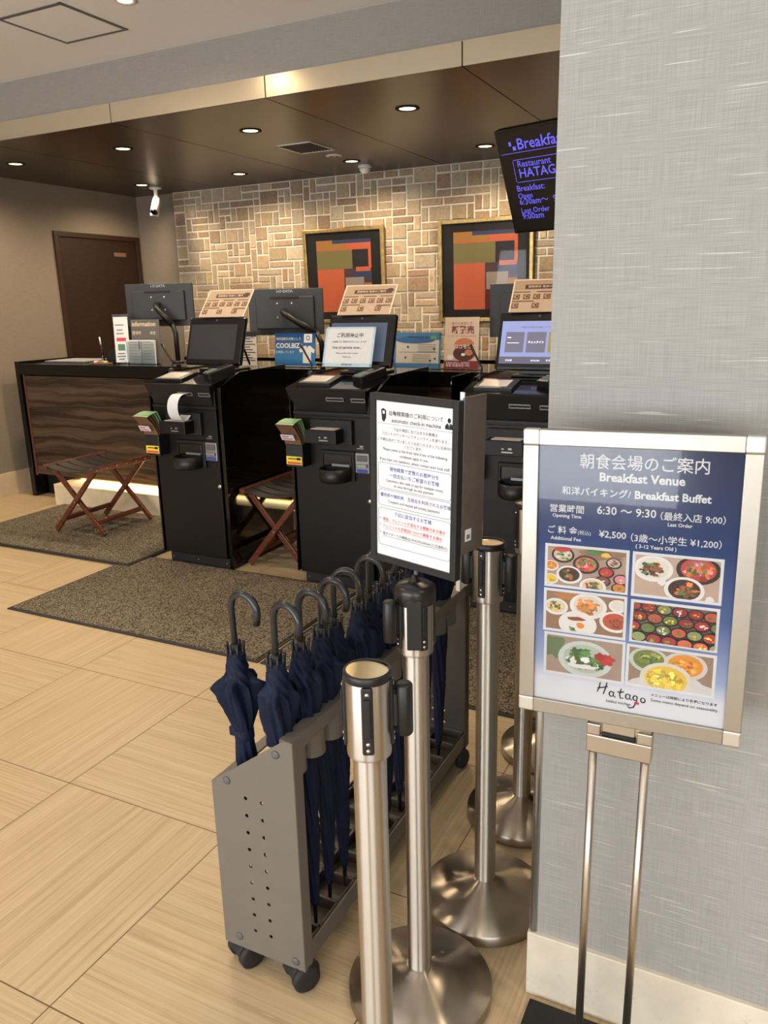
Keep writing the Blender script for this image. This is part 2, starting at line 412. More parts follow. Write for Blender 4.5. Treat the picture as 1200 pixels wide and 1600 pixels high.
# stone wall: random ashlar built as one stone-clad surface
def stone_wall():
    x0, x1, z0, z1 = -4.97, .6, 0.55, ZD
    ux, uz = 0.0615, 0.0565
    nx, nz = int((x1-x0)/ux), int((z1-z0)/uz)+1
    occ = [[False]*nx for _ in range(nz)]
    bm = bmesh.new(); layer = bm.loops.layers.color.new('tint')
    pal = [(186, 164, 130), (174, 154, 126), (164, 150, 128), (176, 150, 112), (154, 126, 98), (142, 106, 78), (178, 164, 140), (166, 140, 106)]
    shapes = [((2, 2), 5), ((3, 1), 4), ((2, 1), 5), ((1, 2), 4), ((1, 1), 2), ((4, 1), 2), ((3, 2), 2), ((1, 3), 1)]
    rnd = random.Random(3)
    zt = z1
    for j in range(nz):
        for i in range(nx):
            if occ[j][i]: continue
            opts = [(s, w) for s, w in shapes if i+s[0] <= nx and j+s[1] <= nz and all(not occ[j+b][i+a] for a in range(s[0]) for b in range(s[1]))]
            s = rnd.choices([o[0] for o in opts], [o[1] for o in opts])[0] if opts else (1, 1)
            for a in range(s[0]):
                for b_ in range(s[1]): occ[j+b_][i+a] = True
            g = 0.0056
            jx = [rnd.uniform(-.003, .003) for _ in range(4)]; jz = [rnd.uniform(-.002, .002) for _ in range(4)]
            X0, X1 = x0+i*ux+g, x0+(i+s[0])*ux-g
            Z1, Z0 = zt-j*uz-g, zt-(j+s[1])*uz+g
            d = rnd.uniform(.006, .011); ch = .004
            back = [(X0+jx[0], Z0+jz[0]), (X1+jx[1], Z0+jz[1]), (X1+jx[2], Z1+jz[2]), (X0+jx[3], Z1+jz[3])]
            cx, cz = (X0+X1)/2, (Z0+Z1)/2
            A = [bm.verts.new((p[0], 5.849, p[1])) for p in back]
            B = [bm.verts.new((p[0]+(ch if p[0] < cx else -ch), 5.849-d, p[1]+(ch if p[1] < cz else -ch))) for p in back]
            c = rnd.choice(pal); k = rnd.uniform(.88, 1.1); col = tuple(min(1, v*k/255) for v in c) + (1,)
            fs = [bm.faces.new(B)] + [bm.faces.new((A[q], A[(q+1) % 4], B[(q+1) % 4], B[q])) for q in range(4)]
            for f in fs:
                for lp in f.loops: lp[layer] = col
    x_end = x0+nx*ux
    vs = [bm.verts.new(p) for p in ((x0, 5.848, z0), (x_end, 5.848, z0), (x_end, 5.848, z1), (x0, 5.848, z1), (x0, YB, z0), (x0, YB, z1))]
    for q in ((0, 1, 2, 3), (4, 0, 3, 5)):
        f = bm.faces.new([vs[i] for i in q]); f.material_index = 1
        for lp in f.loops: lp[layer] = (1, 1, 1, 1)
    bm.normal_update(); me = bpy.data.meshes.new('wall_back'); bm.to_mesh(me); bm.free()
    me.materials.append(MT['brick']); me.materials.append(MT['mortar'])
    o = bpy.data.objects.new('wall_back', me); C.objects.link(o); struct(o)
stone_wall()

# door in the left wall
d = struct(MB().box(XL-.02, XL+.004, 4.91, 5.80, 0, 2.01).build('door_1', 'doorw'))
b = MB(); b.box(XL-.01, XL+.018, 4.868, 4.91, 0, 2.047, .002); b.box(XL-.01, XL+.018, 5.80, 5.845, 0, 2.047, .002); b.box(XL-.01, XL+.018, 4.91, 5.80, 2.008, 2.047, .002)
b.build('door_frame', 'doorf', d)
MB().box(XL+.004, XL+.007, 5.52, 5.665, 1.872, 1.905, .001).build('name_plate', 'brownp', d)
MB().tube([(XL+.004, 5.0, 1.0), (XL+.05, 5.0, 1.0), (XL+.05, 5.1, 1.0)], .009, 8).build('door_handle', 'steelflat', d)

# ================================================================== CEILING FIXTURES
def downlight(x, y, z, label, group, r=.052, ring='seam', w=LAMP_W):
    t = thing('downlight', label, 'downlight', (x, y, z), group=group)
    MB().lathe([(r+.012, 0.0), (r+.012, -.004), (r*.95, -.006), (r*.8, -.001)], 28, caps=False).build('trim_ring', ring, t)
    MB().lathe([(r*.82, -.0022), (r*.5, -.0036), (.0, -.004)], 28, caps=False).build('lamp_lens', 'lamp', t)
    l = light('downlight_beam', 'SPOT', (x, y, z-.012), w, WARM, (0, 0, 0), spot_size=math.radians(164), spot_blend=.75, shadow_soft_size=.05)
    return t
xs = [-4.845, -3.862, -2.88, -1.88]
fr = ['leftmost canopy downlight, front row, nearest the left wall', 'front row canopy downlight, second from the left wall', 'front row canopy downlight, just left of the air vent', 'front row canopy downlight over the middle machine, brightest and largest']
bk = ['back row canopy downlight beside the security camera', 'back row canopy downlight above the left end of the stone wall', 'back row canopy downlight beside the smoke detector', 'back row canopy downlight just left of the hanging screen']
for i, x in enumerate(xs):
    downlight(x, 4.11, ZD, fr[i], 'canopy downlights')
    downlight(x, 5.33, ZD, bk[i], 'canopy downlights')
t = downlight(-2.683, 2.956, ZL, 'lone white-rimmed downlight in the white lobby ceiling at the top edge', None, .038, 'white', LOBBY_W)
for x, y in ((-4.6, 2.956), (-.76, 2.956), (-4.2, 1.0), (-2.4, .9), (1.2, .6), (-3.2, -1.0), (0.0, -1.2)):
    light('lobby_downlight_beam', 'SPOT', (x, y, ZL-.02), LOBBY_W, WARM, (0, 0, 0), spot_size=math.radians(120), spot_blend=.7, shadow_soft_size=.05)
# access hatch
t = thing('access_hatch', 'square access hatch with dark outline in the white lobby ceiling', 'ceiling hatch', (-3.138, 3.035, ZL))
MB().box(-.185, .185, -.185, .185, -.003, -.0005).build('hatch_panel', 'ceil', t)
b = MB()
for a in (-1, 1):
    b.box(a*.194-.009, a*.194+.009, -.203, .203, -.004, -.0005); b.box(-.203, .203, a*.194-.009, a*.194+.009, -.0042, -.0005)
b.build('hatch_frame', 'grey', t)
# air vent
t = thing('air_vent', 'rectangular silver air vent grille in the dark canopy ceiling', 'air vent', (-2.885, 4.725, ZD))
b = MB()
for a in (-1, 1):
    b.box(a*.125-.008, a*.125+.008, -.16, .16, -.006, 0); b.box(-.125, .125, a*.152-.008, a*.152+.008, -.006, 0)
b.build('vent_frame', 'white', t)
b = MB()
for i in range(11): b.box(-.117+i*.0234-.003, -.117+i*.0234+.003, -.145, .145, -.005, 0)
b.build('vent_slats', 'grey', t)
MB().box(-.118, .118, -.145, .145, -.001, .002).build('vent_backing', 'blackm', t)
# flat speaker disc
b = MB(); b.lathe([(.056, 0), (.056, -.004), (.04, -.008), (.0, -.008)], 28); b.m(1)
for k in range(8): b.box(-.008, .008, .018, .034, -.0095, -.008, mtx=Matrix.Rotation(k*PI/4, 4, 'Z'))
tag(b.build('ceiling_speaker', ['white', 'grey'], loc=(-2.878, 5.075, ZD)), 'flat round white disc on the canopy ceiling behind the air vent', 'ceiling speaker')
t = thing('smoke_detector', 'white domed smoke detector on the canopy ceiling above the stone wall', 'smoke detector', (-2.88, 5.53, ZD))
MB().lathe([(.05, 0), (.05, -.018), (.046, -.022)], 24).build('base', 'white', t)
MB().lathe([(.04, -.022), (.042, -.036), (.03, -.05), (.022, -.06), (0, -.06)], 24).build('sensor_dome', 'white', t)
# security camera
t = thing('security_camera', 'white bullet security camera hanging from the canopy by the left wall', 'security camera', (-4.865, 5.51, ZD))
MB().lathe([(.05, 0), (.05, -.012), (.016, -.02), (.014, -.10), (.02, -.105)], 20).build('ceiling_mount', 'white', t)
axis = Vector((.15, -.5, -.75)).normalized()
q = Vector((0, 0, 1)).rotation_difference(axis).to_matrix().to_4x4(); q.translation = Vector((0, .01, -.09))
MB().lathe([(.0, 0), (.032, 0), (.034, .01), (.034, .13), (.030, .13)], 20, mtx=q).build('camera_body', 'white', t)
MB().lathe([(.029, .128), (.029, .142), (.02, .146), (0, .146)], 20, mtx=q).build('lens', 'lens', t)
MB().box(-.036, .036, -.036, -.030, .0, .15, .002, mtx=q).build('sun_shield', 'white', t)

# hanging TV
A0 = -.28; TL = -.413
t = thing('hanging_screen', 'tilted black ceiling-hung screen with violet breakfast lettering', 'tv screen', (-1.352, 3.952, 2.205), (TL, 0, A0))
t.rotation_mode = 'XYZ'
def eul(a, tlt, ro=0.0):
    ux = Vector((math.cos(a), math.sin(a), 0)); n = Vector((-math.sin(a), math.cos(a), 0))
    uz = Vector((0, 0, 1))*math.cos(tlt) + n*math.sin(tlt)
    u1 = ux*math.cos(ro) + uz*math.sin(ro); u2 = -ux*math.sin(ro) + uz*math.cos(ro); nn = u2.cross(u1)*-1
    return Matrix((u1, u1.cross(u2)*-1, u2)).transposed().to_euler()
t.rotation_euler = eul(A0, TL)
K = .5/.58
MB().box(0, .86, 0.001, .05, -.5, 0, .004).build('housing', 'bezel', t)
MB().box(.01, .85, -.001, .002, -.487, -.012).build('display', 'tvscreen', t)
b = MB()
def tt(s, u, v, u1, bold=.0): b.text(s, u*K, -v*K, -.003, width=(u1-u)*K, bold=bold)
b.rect(.082*K, .098*K, -.09*K, -.068*K, -.003); b.rect(.104*K, .124*K, -.115*K, -.094*K, -.003)
tt('Breakfast', .137, .113, .44, .012); b.rect(.02*K, .8*K, -.130*K, -.127*K, -.003)
tt('Restaurant', .114, .207, .327, .008); tt('HATAGO', .116, .264, .405, .012)
for (x0, x1, z0, z1) in ((.09, .46, -.168, -.165), (.09, .46, -.29, -.287), (.086, .089, -.285, -.17), (.461, .464, -.285, -.17)): b.rect(x0*K, x1*K, z0*K, z1*K, -.003)
tt('Breakfast:', .08, .338, .26, .008); tt('Open', .078, .379, .172, .008); tt('6:30am～  9:30am', .08, .414, .44, .008)
tt('Last Order', .081, .463, .267, .008); tt('9:00am', .08, .498, .222, .008)
b.build('screen_lettering', 'violet', t)
MB().tube([(.45, .05, -.25), (.45, .16, -.05), (.45, .30, .13)], .02, 10).build('ceiling_bracket', 'blackm', t)

# ================================================================== PICTURES ON THE STONE WALL
P = {}
def col(rgb, rough=.6):
    k = tuple(int(v) for v in rgb)
    if k not in P: P[k] = mat('print_%d_%d_%d' % k, k, rough, var=.03)
    return P[k]
def picture(cx, label, w=.74, h=.74, rects=None):
    zc = 1.635; t = thing('framed_picture', label, 'framed picture', (cx, 5.835, zc), group='framed pictures on the stone wall')
    t.rotation_euler = (.03, 0, 0)
    b = MB(); f = .03
    for s in (-1, 1):
        b.box(s*(w/2-f/2)-f/2, s*(w/2-f/2)+f/2, -.03, 0, -h/2, h/2, .004); b.box(-w/2+f, w/2-f, -.03, 0, s*(h/2-f/2)-f/2, s*(h/2-f/2)+f/2, .004)
    b.build('frame', 'gold', t)
    MB().box(-w/2+f, w/2-f, -.012, -.006, -h/2+f, h/2-f).build('mount_board', 'passe', t)
    b = MB(); ms = []
    aw, ah = .50, .56
    for i, (u0, u1, v0, v1, c) in enumerate(rects):
        m_ = col(c)
        if m_ not in ms: ms.append(m_)
        b.m(ms.index(m_)).rect(-aw/2+u0*aw, -aw/2+u1*aw, ah/2-v1*ah, ah/2-v0*ah, -.0135-.0002*i)
    b.build('abstract_print', ms, t)
    MB().box(-w/2+f, w/2-f, -.024, -.022, -h/2+f, h/2-f).build('picture_glass', 'fglass', t)
OR, OL, BK, BL, BU, GY, YE = (226, 112, 72), (140, 130, 78), (40, 34, 34), (60, 70, 110), (110, 32, 44), (176, 160, 150), (190, 134, 62)
R1 = [(0, 1, 0, 1, OR), (0, .55, 0, .12, YE), (.3, 1, 0, .05, BL), (0, .7, .14, .4, OL), (.66, .95, .14, .4, BK), (.5, 1, .4, .62, (90, 60, 66)), (.72, .98, .38, .44, OR), (.68, 1, .44, .56, BL), (.5, 1, .62, 1, BU), (.52, .86, .52, .74, GY), (.84, 1, .6, .84, YE)]
picture(-3.245, 'left framed abstract print in gilt frame, above the middle machine', rects=R1)
picture(-2.045, 'right framed abstract print in gilt frame, partly behind the hanging screen', rects=[(u0, u1, v0, v1, c) for u0, u1, v0, v1, c in R1])

# ================================================================== COUNTER
CT = 1.035
t = thing('reception_counter', 'long reception counter with dark striped veneer front and glossy black top', 'reception counter', (0, 0, 0))
MB().box(-5.165, 1.2, 4.2, 4.23, .190, .945, .002).build('front_panel', 'zebra', t)
b = MB(); b.box(-5.175, -5.155, 4.196, 4.2, .17, .95); b.box(-5.155, 1.2, 4.196, 4.2, .184, .194); b.build('edge_trim', 'copper', t)
MB().box(-5.19, 1.2, 4.17, 4.75, .955, CT, .003).build('counter_top', 'gloss', t)
MB().box(-5.235, -5.19, 4.185, 4.75, 0.0, 1.05, .003).build('end_panel', 'gloss', t)
MB().box(-5.17, 1.2, 4.30, 4.33, 0, .95).build('kick_board', 'black', t)
MB().box(-4.8, 1.2, 4.03, 4.285, 0, .163, .003).build('stone_ledge', 'ledge', t)
MB().box(-4.75, 1.2, 4.245, 4.265, .170, .182).build('light_strip', 'led', t)
light('counter_strip_light', 'AREA', (-2.4, 4.235, .180), 17, (1.0, .76, .38), (math.radians(-62), 0, 0), shape='RECTANGLE', size=4.6, size_y=.02)
b = MB(); b.box(-4.6, 1.2, 5.40, 5.78, 0, .98, .003); bc = b.build('back_counter', 'doorw'); tag(bc, 'low dark back counter along the foot of the stone wall', 'back counter')
MB().box(-4.6, 1.2, 5.38, 5.78, .98, 1.01, .003).build('worktop', 'gloss', bc)

# ---- items on the counter
def stand_sign(name, label, cat, cx, y, w, h, tilt, yaw, fill, z=CT, foot=True):
    t = thing(name, label, cat, (cx, y, z), (0, 0, yaw))
    R = Matrix.Rotation(-tilt, 4, 'X')
    holder = thing_part = MB(); holder.box(-w/2-.006, w/2+.006, .0015, .0045, 0.001, h+.012)
    o = holder.build('acrylic_holder', 'glass', t, (0, 0, .001), (-tilt, 0, 0))
    if foot: MB().box(-w/2-.006, w/2+.006, 0, .075, 0, .003).build('foot', 'glass', t)
    fill(t, w, h, tilt)
    return t
def panel(parent, name, b, mats, tilt): return b.build(name, mats, parent, (0, 0, .004), (-tilt, 0, 0))

def f_cool(t, w, h, tl):
    MB().rect(-w/2, w/2, 0, h, 0).build('poster_sheet', gradient('coolbiz_blue', [(0, (38, 92, 160)), (.25, (60, 130, 190)), (.5, (70, 120, 170)), (1, (30, 72, 140))]), t, (0, 0, .006), (-tl, 0, 0))
    b = MB(); b.m(0); b.text('地球温暖化対策として', -.48*w, .80*h, -.0008, width=.62*w); b.text('COOLBIZ', -.48*w, .56*h, -.0008, width=.60*w, bold=.03); b.text('を実施しています', -.48*w, .40*h, -.0008, width=.46*w)
    b.poly([(.20*w, .1*h), (.40*w, .1*h), (.40*w, .44*h), (.47*w, .40*h), (.49*w, .5*h), (.38*w, .62*h), (.22*w, .62*h), (.1*w, .5*h), (.13*w, .42*h), (.2*w, .44*h)], -.0008)
    b.rect(.22*w, .42*w, .72*h, .98*h, -.0008); b.rect(-w/2, .5*w, .0*h, .012*h, -.0008)
    b.m(1).disc(.32*w, .86*h, .05*w, .08*h, -.0011); b.m(0).disc(.32*w, .86*h, .028*w, .045*h, -.0014)
    b.m(1); b.poly([(.28*w, .62*h), (.33*w, .62*h), (.305*w, .54*h)], -.0011)
    b.build('poster_print', ['paper', 'greyink'], t, (0, 0, .006), (-tl, 0, 0))
stand_sign('cool_biz_sign', 'blue cool biz stand with white shirt picture on the counter', 'sign', -2.775, 4.29, .30, .205, .12, 0, f_cool)

def f_blue(t, w, h, tl):
    b = MB(); b.m(0).rect(-w/2, w/2, 0, h, 0); b.m(1).rect(-w/2, w/2, .80*h, h, -.0006); b.rect(-w/2, w/2, 0, .14*h, -.0006)
    b.rect(-w/2, -.46*w, 0, h, -.0006); b.rect(.46*w, w/2, 0, h, -.0006)
    b.m(2).disc(-.05*w, .80*h, .42*w, .1*h, -.0009); b.m(1)
    b.m(3).disc(.34*w, .86*h, .07*w, .05*h, -.0012)
    b.m(4).text('環境保全の取り組みご案内', -.2*w, .86*h, -.0014, width=.45*w)
    for i in range(5): b.rect(.02*w, .4*w, (.66-.05*i)*h, (.668-.05*i)*h, -.001); b.rect(-.1*w, .3*w, (.38-.05*i)*h, (.388-.05*i)*h, -.001)
    for px_, pz in ((-.2, .6), (.36, .55), (-.25, .3), (.28, .22), (.38, .27)): b.disc(px_*w, pz*h, .02*w, .03*h, -.0012, 10)
    b.m(1).rect(-.4*w, .42*w, .45*h, .46*h, -.0011)
    b.build('poster_sheet', [col((198, 192, 182)), col((62, 116, 166)), col((44, 96, 150)), col((92, 150, 100)), 'ink'], t, (0, 0, .006), (-tl, 0, 0))
stand_sign('guest_notice_sign', 'blue-bordered notice stand on the counter left of the pink poster', 'sign', -1.935, 4.31, .30, .205, .12, 0, f_blue)

def f_pink(t, w, h, tl):
    b = MB(); b.m(0).rect(-w/2, w/2, 0, h, 0); b.m(1).rect(-w/2, w/2, 0, .16*h, -.0006)
    b.m(1).text('あらためまして', -.3*w, .86*h, -.001, width=.6*w); b.text('新発売', -.3*w, .70*h, -.001, width=.66*w, bold=.02)
    b.text('ソーセージ・マフィンセット', -.42*w, .62*h, -.001, width=.84*w)
    b.m(2).disc(.08*w, .45*h, .30*w, .15*h, -.0009); b.m(3).disc(.08*w, .30*h, .32*w, .15*h, -.0012); b.m(4).disc(.1*w, .30*h, .2*w, .085*h, -.0015)
    b.m(2).disc(.22*w, .32*h, .12*w, .06*h, -.0018); b.m(5).disc(-.32*w, .22*h, .1*w, .05*h, -.0018); b.m(5).disc(.06*w, .28*h, .06*w, .03*h, -.0021)
    b.m(5).text('ロコモコ丼', -.2*w, .40*h, -.0019, width=.62*w, bold=.02); b.text('本格派の味わい 限定販売', -.45*w, .10*h, -.001, width=.7*w); b.text('毎朝 数量限定 990', -.45*w, .045*h, -.001, width=.7*w)
    b.build('poster_sheet', [col((214, 190, 168)), col((128, 36, 44)), col((196, 120, 84)), col((92, 40, 32)), col((62, 46, 38)), 'paper'], t, (0, 0, .006), (-tl, 0, 0))
stand_sign('pink_poster_stand', 'tall pink poster stand with a bowl picture on the counter', 'sign', -1.652, 4.30, .208, .29, .08, 0, f_pink)

def f_doc(t, w, h, tl):
    b = MB(); b.m(0).rect(-w/2, w/2, 0, h, 0); b.m(1).rect(-w/2, w/2, .86*h, h, -.0006)
    b.m(1)
    for i in range(9):
        b.rect(-.42*w, (.1+.3*((i*7) % 3)/2)*w, (.78-.08*i)*h, (.805-.08*i)*h, -.0008)
    for z in (.62, .38, .2): b.rect(-.45*w, .45*w, z*h, (z+.008)*h, -.0008)
    b.text('お客様へのお願い', -.4*w, .81*h, -.0009, width=.8*w)
    b.build('notice_sheet', [col((204, 194, 180)), 'ink'], t, (0, 0, .006), (-tl, 0, 0))
stand_sign('printed_notice', 'small beige printed notice standing behind the leftmost machine', 'notice', -3.135, 4.30, .125, .215, .06, 0, f_doc)

# information leaflet holder
t = thing('information_stand', 'clear stand headed information holding white registration forms', 'leaflet stand', (-4.07, 4.33, CT), (0, 0, .05))
MB().box(-.125, .125, .03, .034, .0, .31).build('back_plate', col((98, 96, 94)), t, (0, 0, 0), (-.06, 0, 0))
b = MB(); b.text('information', -.115, .262, .0, width=.21, bold=.02); b.text('한국어', -.115, .205, .0, width=.075, bold=.02); b.text('中文', .045, .205, .0, width=.05, bold=.02)
b.build('header_print', col((226, 206, 170)), t, (0, .0285, 0), (-.06, 0, 0))
b = MB(); b.box(-.125, .125, -.03, -.027, .0, .16); b.box(-.125, .125, -.03, .03, 0, .003); b.build('acrylic_pocket', 'glass', t)
for s, nm in ((-1, 0), (1, 1)):
    f = tag(MB().box(-.055, .055, 0, .016, 0, .165).build('registration_forms', 'paper', loc=(-4.07+s*.062, 4.312, CT+.004), rot=(-.06, 0, .05)), ('left' if s < 0 else 'right') + ' stack of white forms in the information stand', 'paper forms', 'forms in the information stand')
    b = MB()
    for i in range(7): b.rect(-.045, .045*(1 if i % 2 else .6), .15-.02*i, .152-.02*i, 0)
    if s < 0: b.rect(.035, .046, .1, .158, -.0002)
    b.build('form_print', 'greyink', f, (0, -.0006, 0))
# tall narrow card stand
t = thing('price_card_stand', 'tall narrow white card in a clear stand on the counter', 'card stand', (-4.245, 4.31, CT), (0, 0, .55))
b = MB(); b.box(-.055, .055, .0, .003, 0, .35); b.box(-.055, .055, 0, .09, 0, .003); b.build('acrylic_holder', 'glass', t, (0, 0, 0), (-.1, 0, 0))
b = MB(); b.m(0).rect(-.05, .05, .012, .33, -.001); b.m(1)
for z, w in ((.27, .06), (.235, .04), (.21, .05), (.07, .05), (.05, .06), (.03, .04)): b.rect(-w/2-.01, w/2-.01, z, z+.008, -.0016)
b.m(2).rect(-.036, .03, .16, .185, -.0016); b.m(3).rect(-.03, .02, .095, .14, -.0016)
b.build('price_card', ['paper', 'greyink', col((206, 66, 84)), col((90, 130, 96))], t, (0, 0, 0), (-.1, 0, 0))
# closed laptop
t = thing('closed_laptop', 'flat silver grey tablet lying on the left end of the counter', 'tablet', (-4.86, 4.47, CT), (0, 0, .04))
MB().box(-.20, .20, -.15, .15, 0.0005, .012, .003).build('body', 'silverp', t)
MB().box(-.19, .19, -.14, .14, .012, .0135).build('lid_glass', col((172, 176, 180), .3), t)
# pen stand with pen
t = thing('pen_stand', 'black pen stand on the counter beside the green bottle', 'pen stand', (-4.46, 4.42, CT))
MB().lathe([(.035, 0), (.035, .008), (.012, .012), (.012, .05)], 20, cx=-.09).build('stand_base', 'gloss', t)
b = MB(); b.box(-.03, .09, -.05, .05, 0, .012, .003); b.prism([(-.03, .012), (.085, .012), (.085, .10), (.02, .085)], -.045, .045, 'y', .003); b.build('desk_box', 'blackm', t)
pen = tag(MB().tube([(0, 0, 0), (-.012, 0, .1)], .005, 10).build('ballpoint_pen', 'black', loc=(-4.55, 4.42, CT+.03)), 'white-topped pen standing upright in the black pen stand', 'pen')
MB().tube([(-.012, 0, .1), (-.018, 0, .155)], .0055, 10).build('pen_cap', 'white', pen)
# bottle, card, sweets tray
t = thing('sanitizer_bottle', 'small bottle with green label between pen stand and card stand', 'bottle', (-4.335, 4.40, CT))
MB().lathe([(.028, 0), (.03, .004), (.03, .05), (.024, .062), (.012, .07)], 20).build('bottle_body', 'green', t)
MB().lathe([(.013, .07), (.013, .088), (0, .088)], 16).build('bottle_cap', 'white', t)
t = tag(MB().box(-.035, .035, -.001, .001, 0, .08).build('message_card', 'paper', loc=(-4.30, 4.345, CT+.055), rot=(-.25, .15, .2)), 'small tilted white card clipped before the green bottle', 'card')
b = MB()
for z, w in ((.05, .03), (.03, .04)): b.rect(-w/2, w/2, z, z+.006, -.0016)
b.build('card_print', 'greyink', t)
t.location.z = CT+.02
tr = tag(MB().box(-.09, .09, -.03, .03, 0, .012, .003).build('small_tray', 'brownp', loc=(-4.40, 4.245, CT)), 'thin brown tray at the counter edge below the bottle', 'tray')
for i, c in enumerate(((230, 224, 214), (214, 96, 80), (110, 160, 100), (232, 200, 110))):
    tag(MB().box(-.012, .012, -.018, .018, 0, .012, .003).build('wrapped_sweet', col(c), loc=(-4.44+i*.03, 4.245, CT+.0125), rot=(0, 0, .2*i)), ['cream', 'red', 'green', 'yellow'][i]+' wrapped sweet on the small tray', 'sweet', 'sweets on the small tray')

# staff monitors
def monitor(cx, cy, cz, yaw, arm, label):
    t = thing('staff_monitor', label, 'monitor', (cx, cy, CT), (0, 0, yaw), 'staff monitors')
    z0 = cz-CT; w, h = .515, .30
    MB().box(-w/2, w/2, 0, .022, z0-h/2, z0+h/2, .004).build('rear_shell', 'dgrey', t)
    MB().box(-w/2+.008, w/2-.008, .022, .024, z0-h/2+.012, z0+h/2-.008).build('display', 'bezel', t)
    b = MB(); b.box(-.2, .2, -.022, 0.001, z0-.11, z0+.10, .006); b.build('rear_bulge', 'dgrey', t)
    MB().box(-.1, .1, -.026, -.02, z0+.086, z0+.098, .002).build('carry_grip', 'blackm', t)
    b = MB(); b.text('I-O DATA', -.055, z0+.125, -.001, width=.11, bold=.03); b.build('maker_mark', 'silverp', t)
    for sx in (-1, 1):
        for sz in (-1, 1):
            MB().ball((sx*.05, -.0225, z0+sz*.045+.01), .006, sy=.4, seg=8).build('screw', 'white', t)
    b = MB(); b.tube([(0, -.025, z0), (.0, -.06, z0), (.03*arm, -.1, z0-.03), (.13*arm, -.1, z0-.14)], .022, 10); b.build('arm_upper', 'black', t)
    b = MB(); b.tube([(.13*arm, -.1, z0-.13), (.15*arm, -.1, z0-.2), (.15*arm, -.1, .008)], .018, 10); b.lathe([(.045, 0), (.045, .008), (.02, .014)], 16, cx=.15*arm, cy=-.1); b.build('arm_post', 'black', t)
    return t
monitor(-4.085, 4.56, 1.44, .3, 1, 'leftmost staff monitor, rear side showing, in front of the dark door')
monitor(-3.0, 4.56, 1.375, .3, 1.75, 'middle staff monitor, rear side showing, left of the out-of-service machine')
monitor(-1.30, 4.56, 1.36, .2, 1.3, 'right staff monitor half hidden behind the blue-lit check-in screen')

# ================================================================== MATS
def mat_(cx, cy, w, d, label, z=0):
    t = thing('floor_mat', label, 'floor mat', (cx, cy, z), group='brown floor mats')
    MB().box(-w/2, w/2, -d/2, d/2, 0.0005, .005, .002).build('rubber_border', 'rubber', t)
    MB().box(-w/2+.018, w/2-.018, -d/2+.018, d/2-.018, .0035, .0095, .003).build('loop_pile', 'mat', t)
mat_(-3.965, 3.585, 1.52, .92, 'leftmost brown mat, under the folding stool before the counter', .0098)
mat_(-2.56, 2.865, 1.50, .92, 'middle brown mat in front of the leftmost machine')
mat_(-1.05, 2.865, 1.50, .92, 'right brown mat mostly hidden behind umbrellas and posts')

# ================================================================== STOOLS
def stool(cx, cy, label, w=.20, z=0):
    t = thing('folding_stool', label, 'folding stool', (cx, cy, z), group='folding stools')
    dp, H = .21, .43
    for y, s in ((-dp, -1), (dp, 1)):
        for k in (-1, 1):
            o = y + (.012 if k > 0 else -.012)
            MB().bar((k*w, o, .012), (-k*w, o, H), .032, .018, .003, up=(0, 1, 0)).build('leg', 'wood', t)
        MB().tube([(0, y-.024, H/2), (0, y+.024, H/2)], .006, 10).build('pivot_bolt', 'silverp', t)
    for k in (-1, 1):
        MB().box(k*w-.016, k*w+.016, -dp-.05, dp+.05, H-.012, H+.018, .004).build('seat_rail', 'wood', t)
        MB().box(k*w*.72-.012, k*w*.72+.012, -dp+.01, dp-.01, .072, .10, .003).build('stretcher', 'wood', t)
    n = 6
    for i in range(n):
        y0 = -dp-.045+i*(2*dp+.09)/n; y1 = y0+(2*dp+.09)/n-.016
        b = MB(); N = 10
        top = []
        for j in range(N+1):
            u = j/N; x = -w-.016+u*(2*w+.032); z = H+.021-.036*math.sin(PI*u)
            top.append((x, z))
        poly = top + [(x, z-.004) for x, z in reversed(top)]
        b.prism(poly, y0, y1, 'y'); b.build('seat_strap', 'strap', t)
        for k in (-1, 1):
            MB().ball((k*(w+.016), (y0+y1)/2, H+.004), .006, sx=.5, seg=8).build('stud', 'silverp', t)
    return t
stool(-3.95, 3.69, 'wooden folding stool with brown strap seat on the left mat', .20, .019)
stool(-2.41, 3.66, 'wooden folding stool between the leftmost and middle machines', .178)

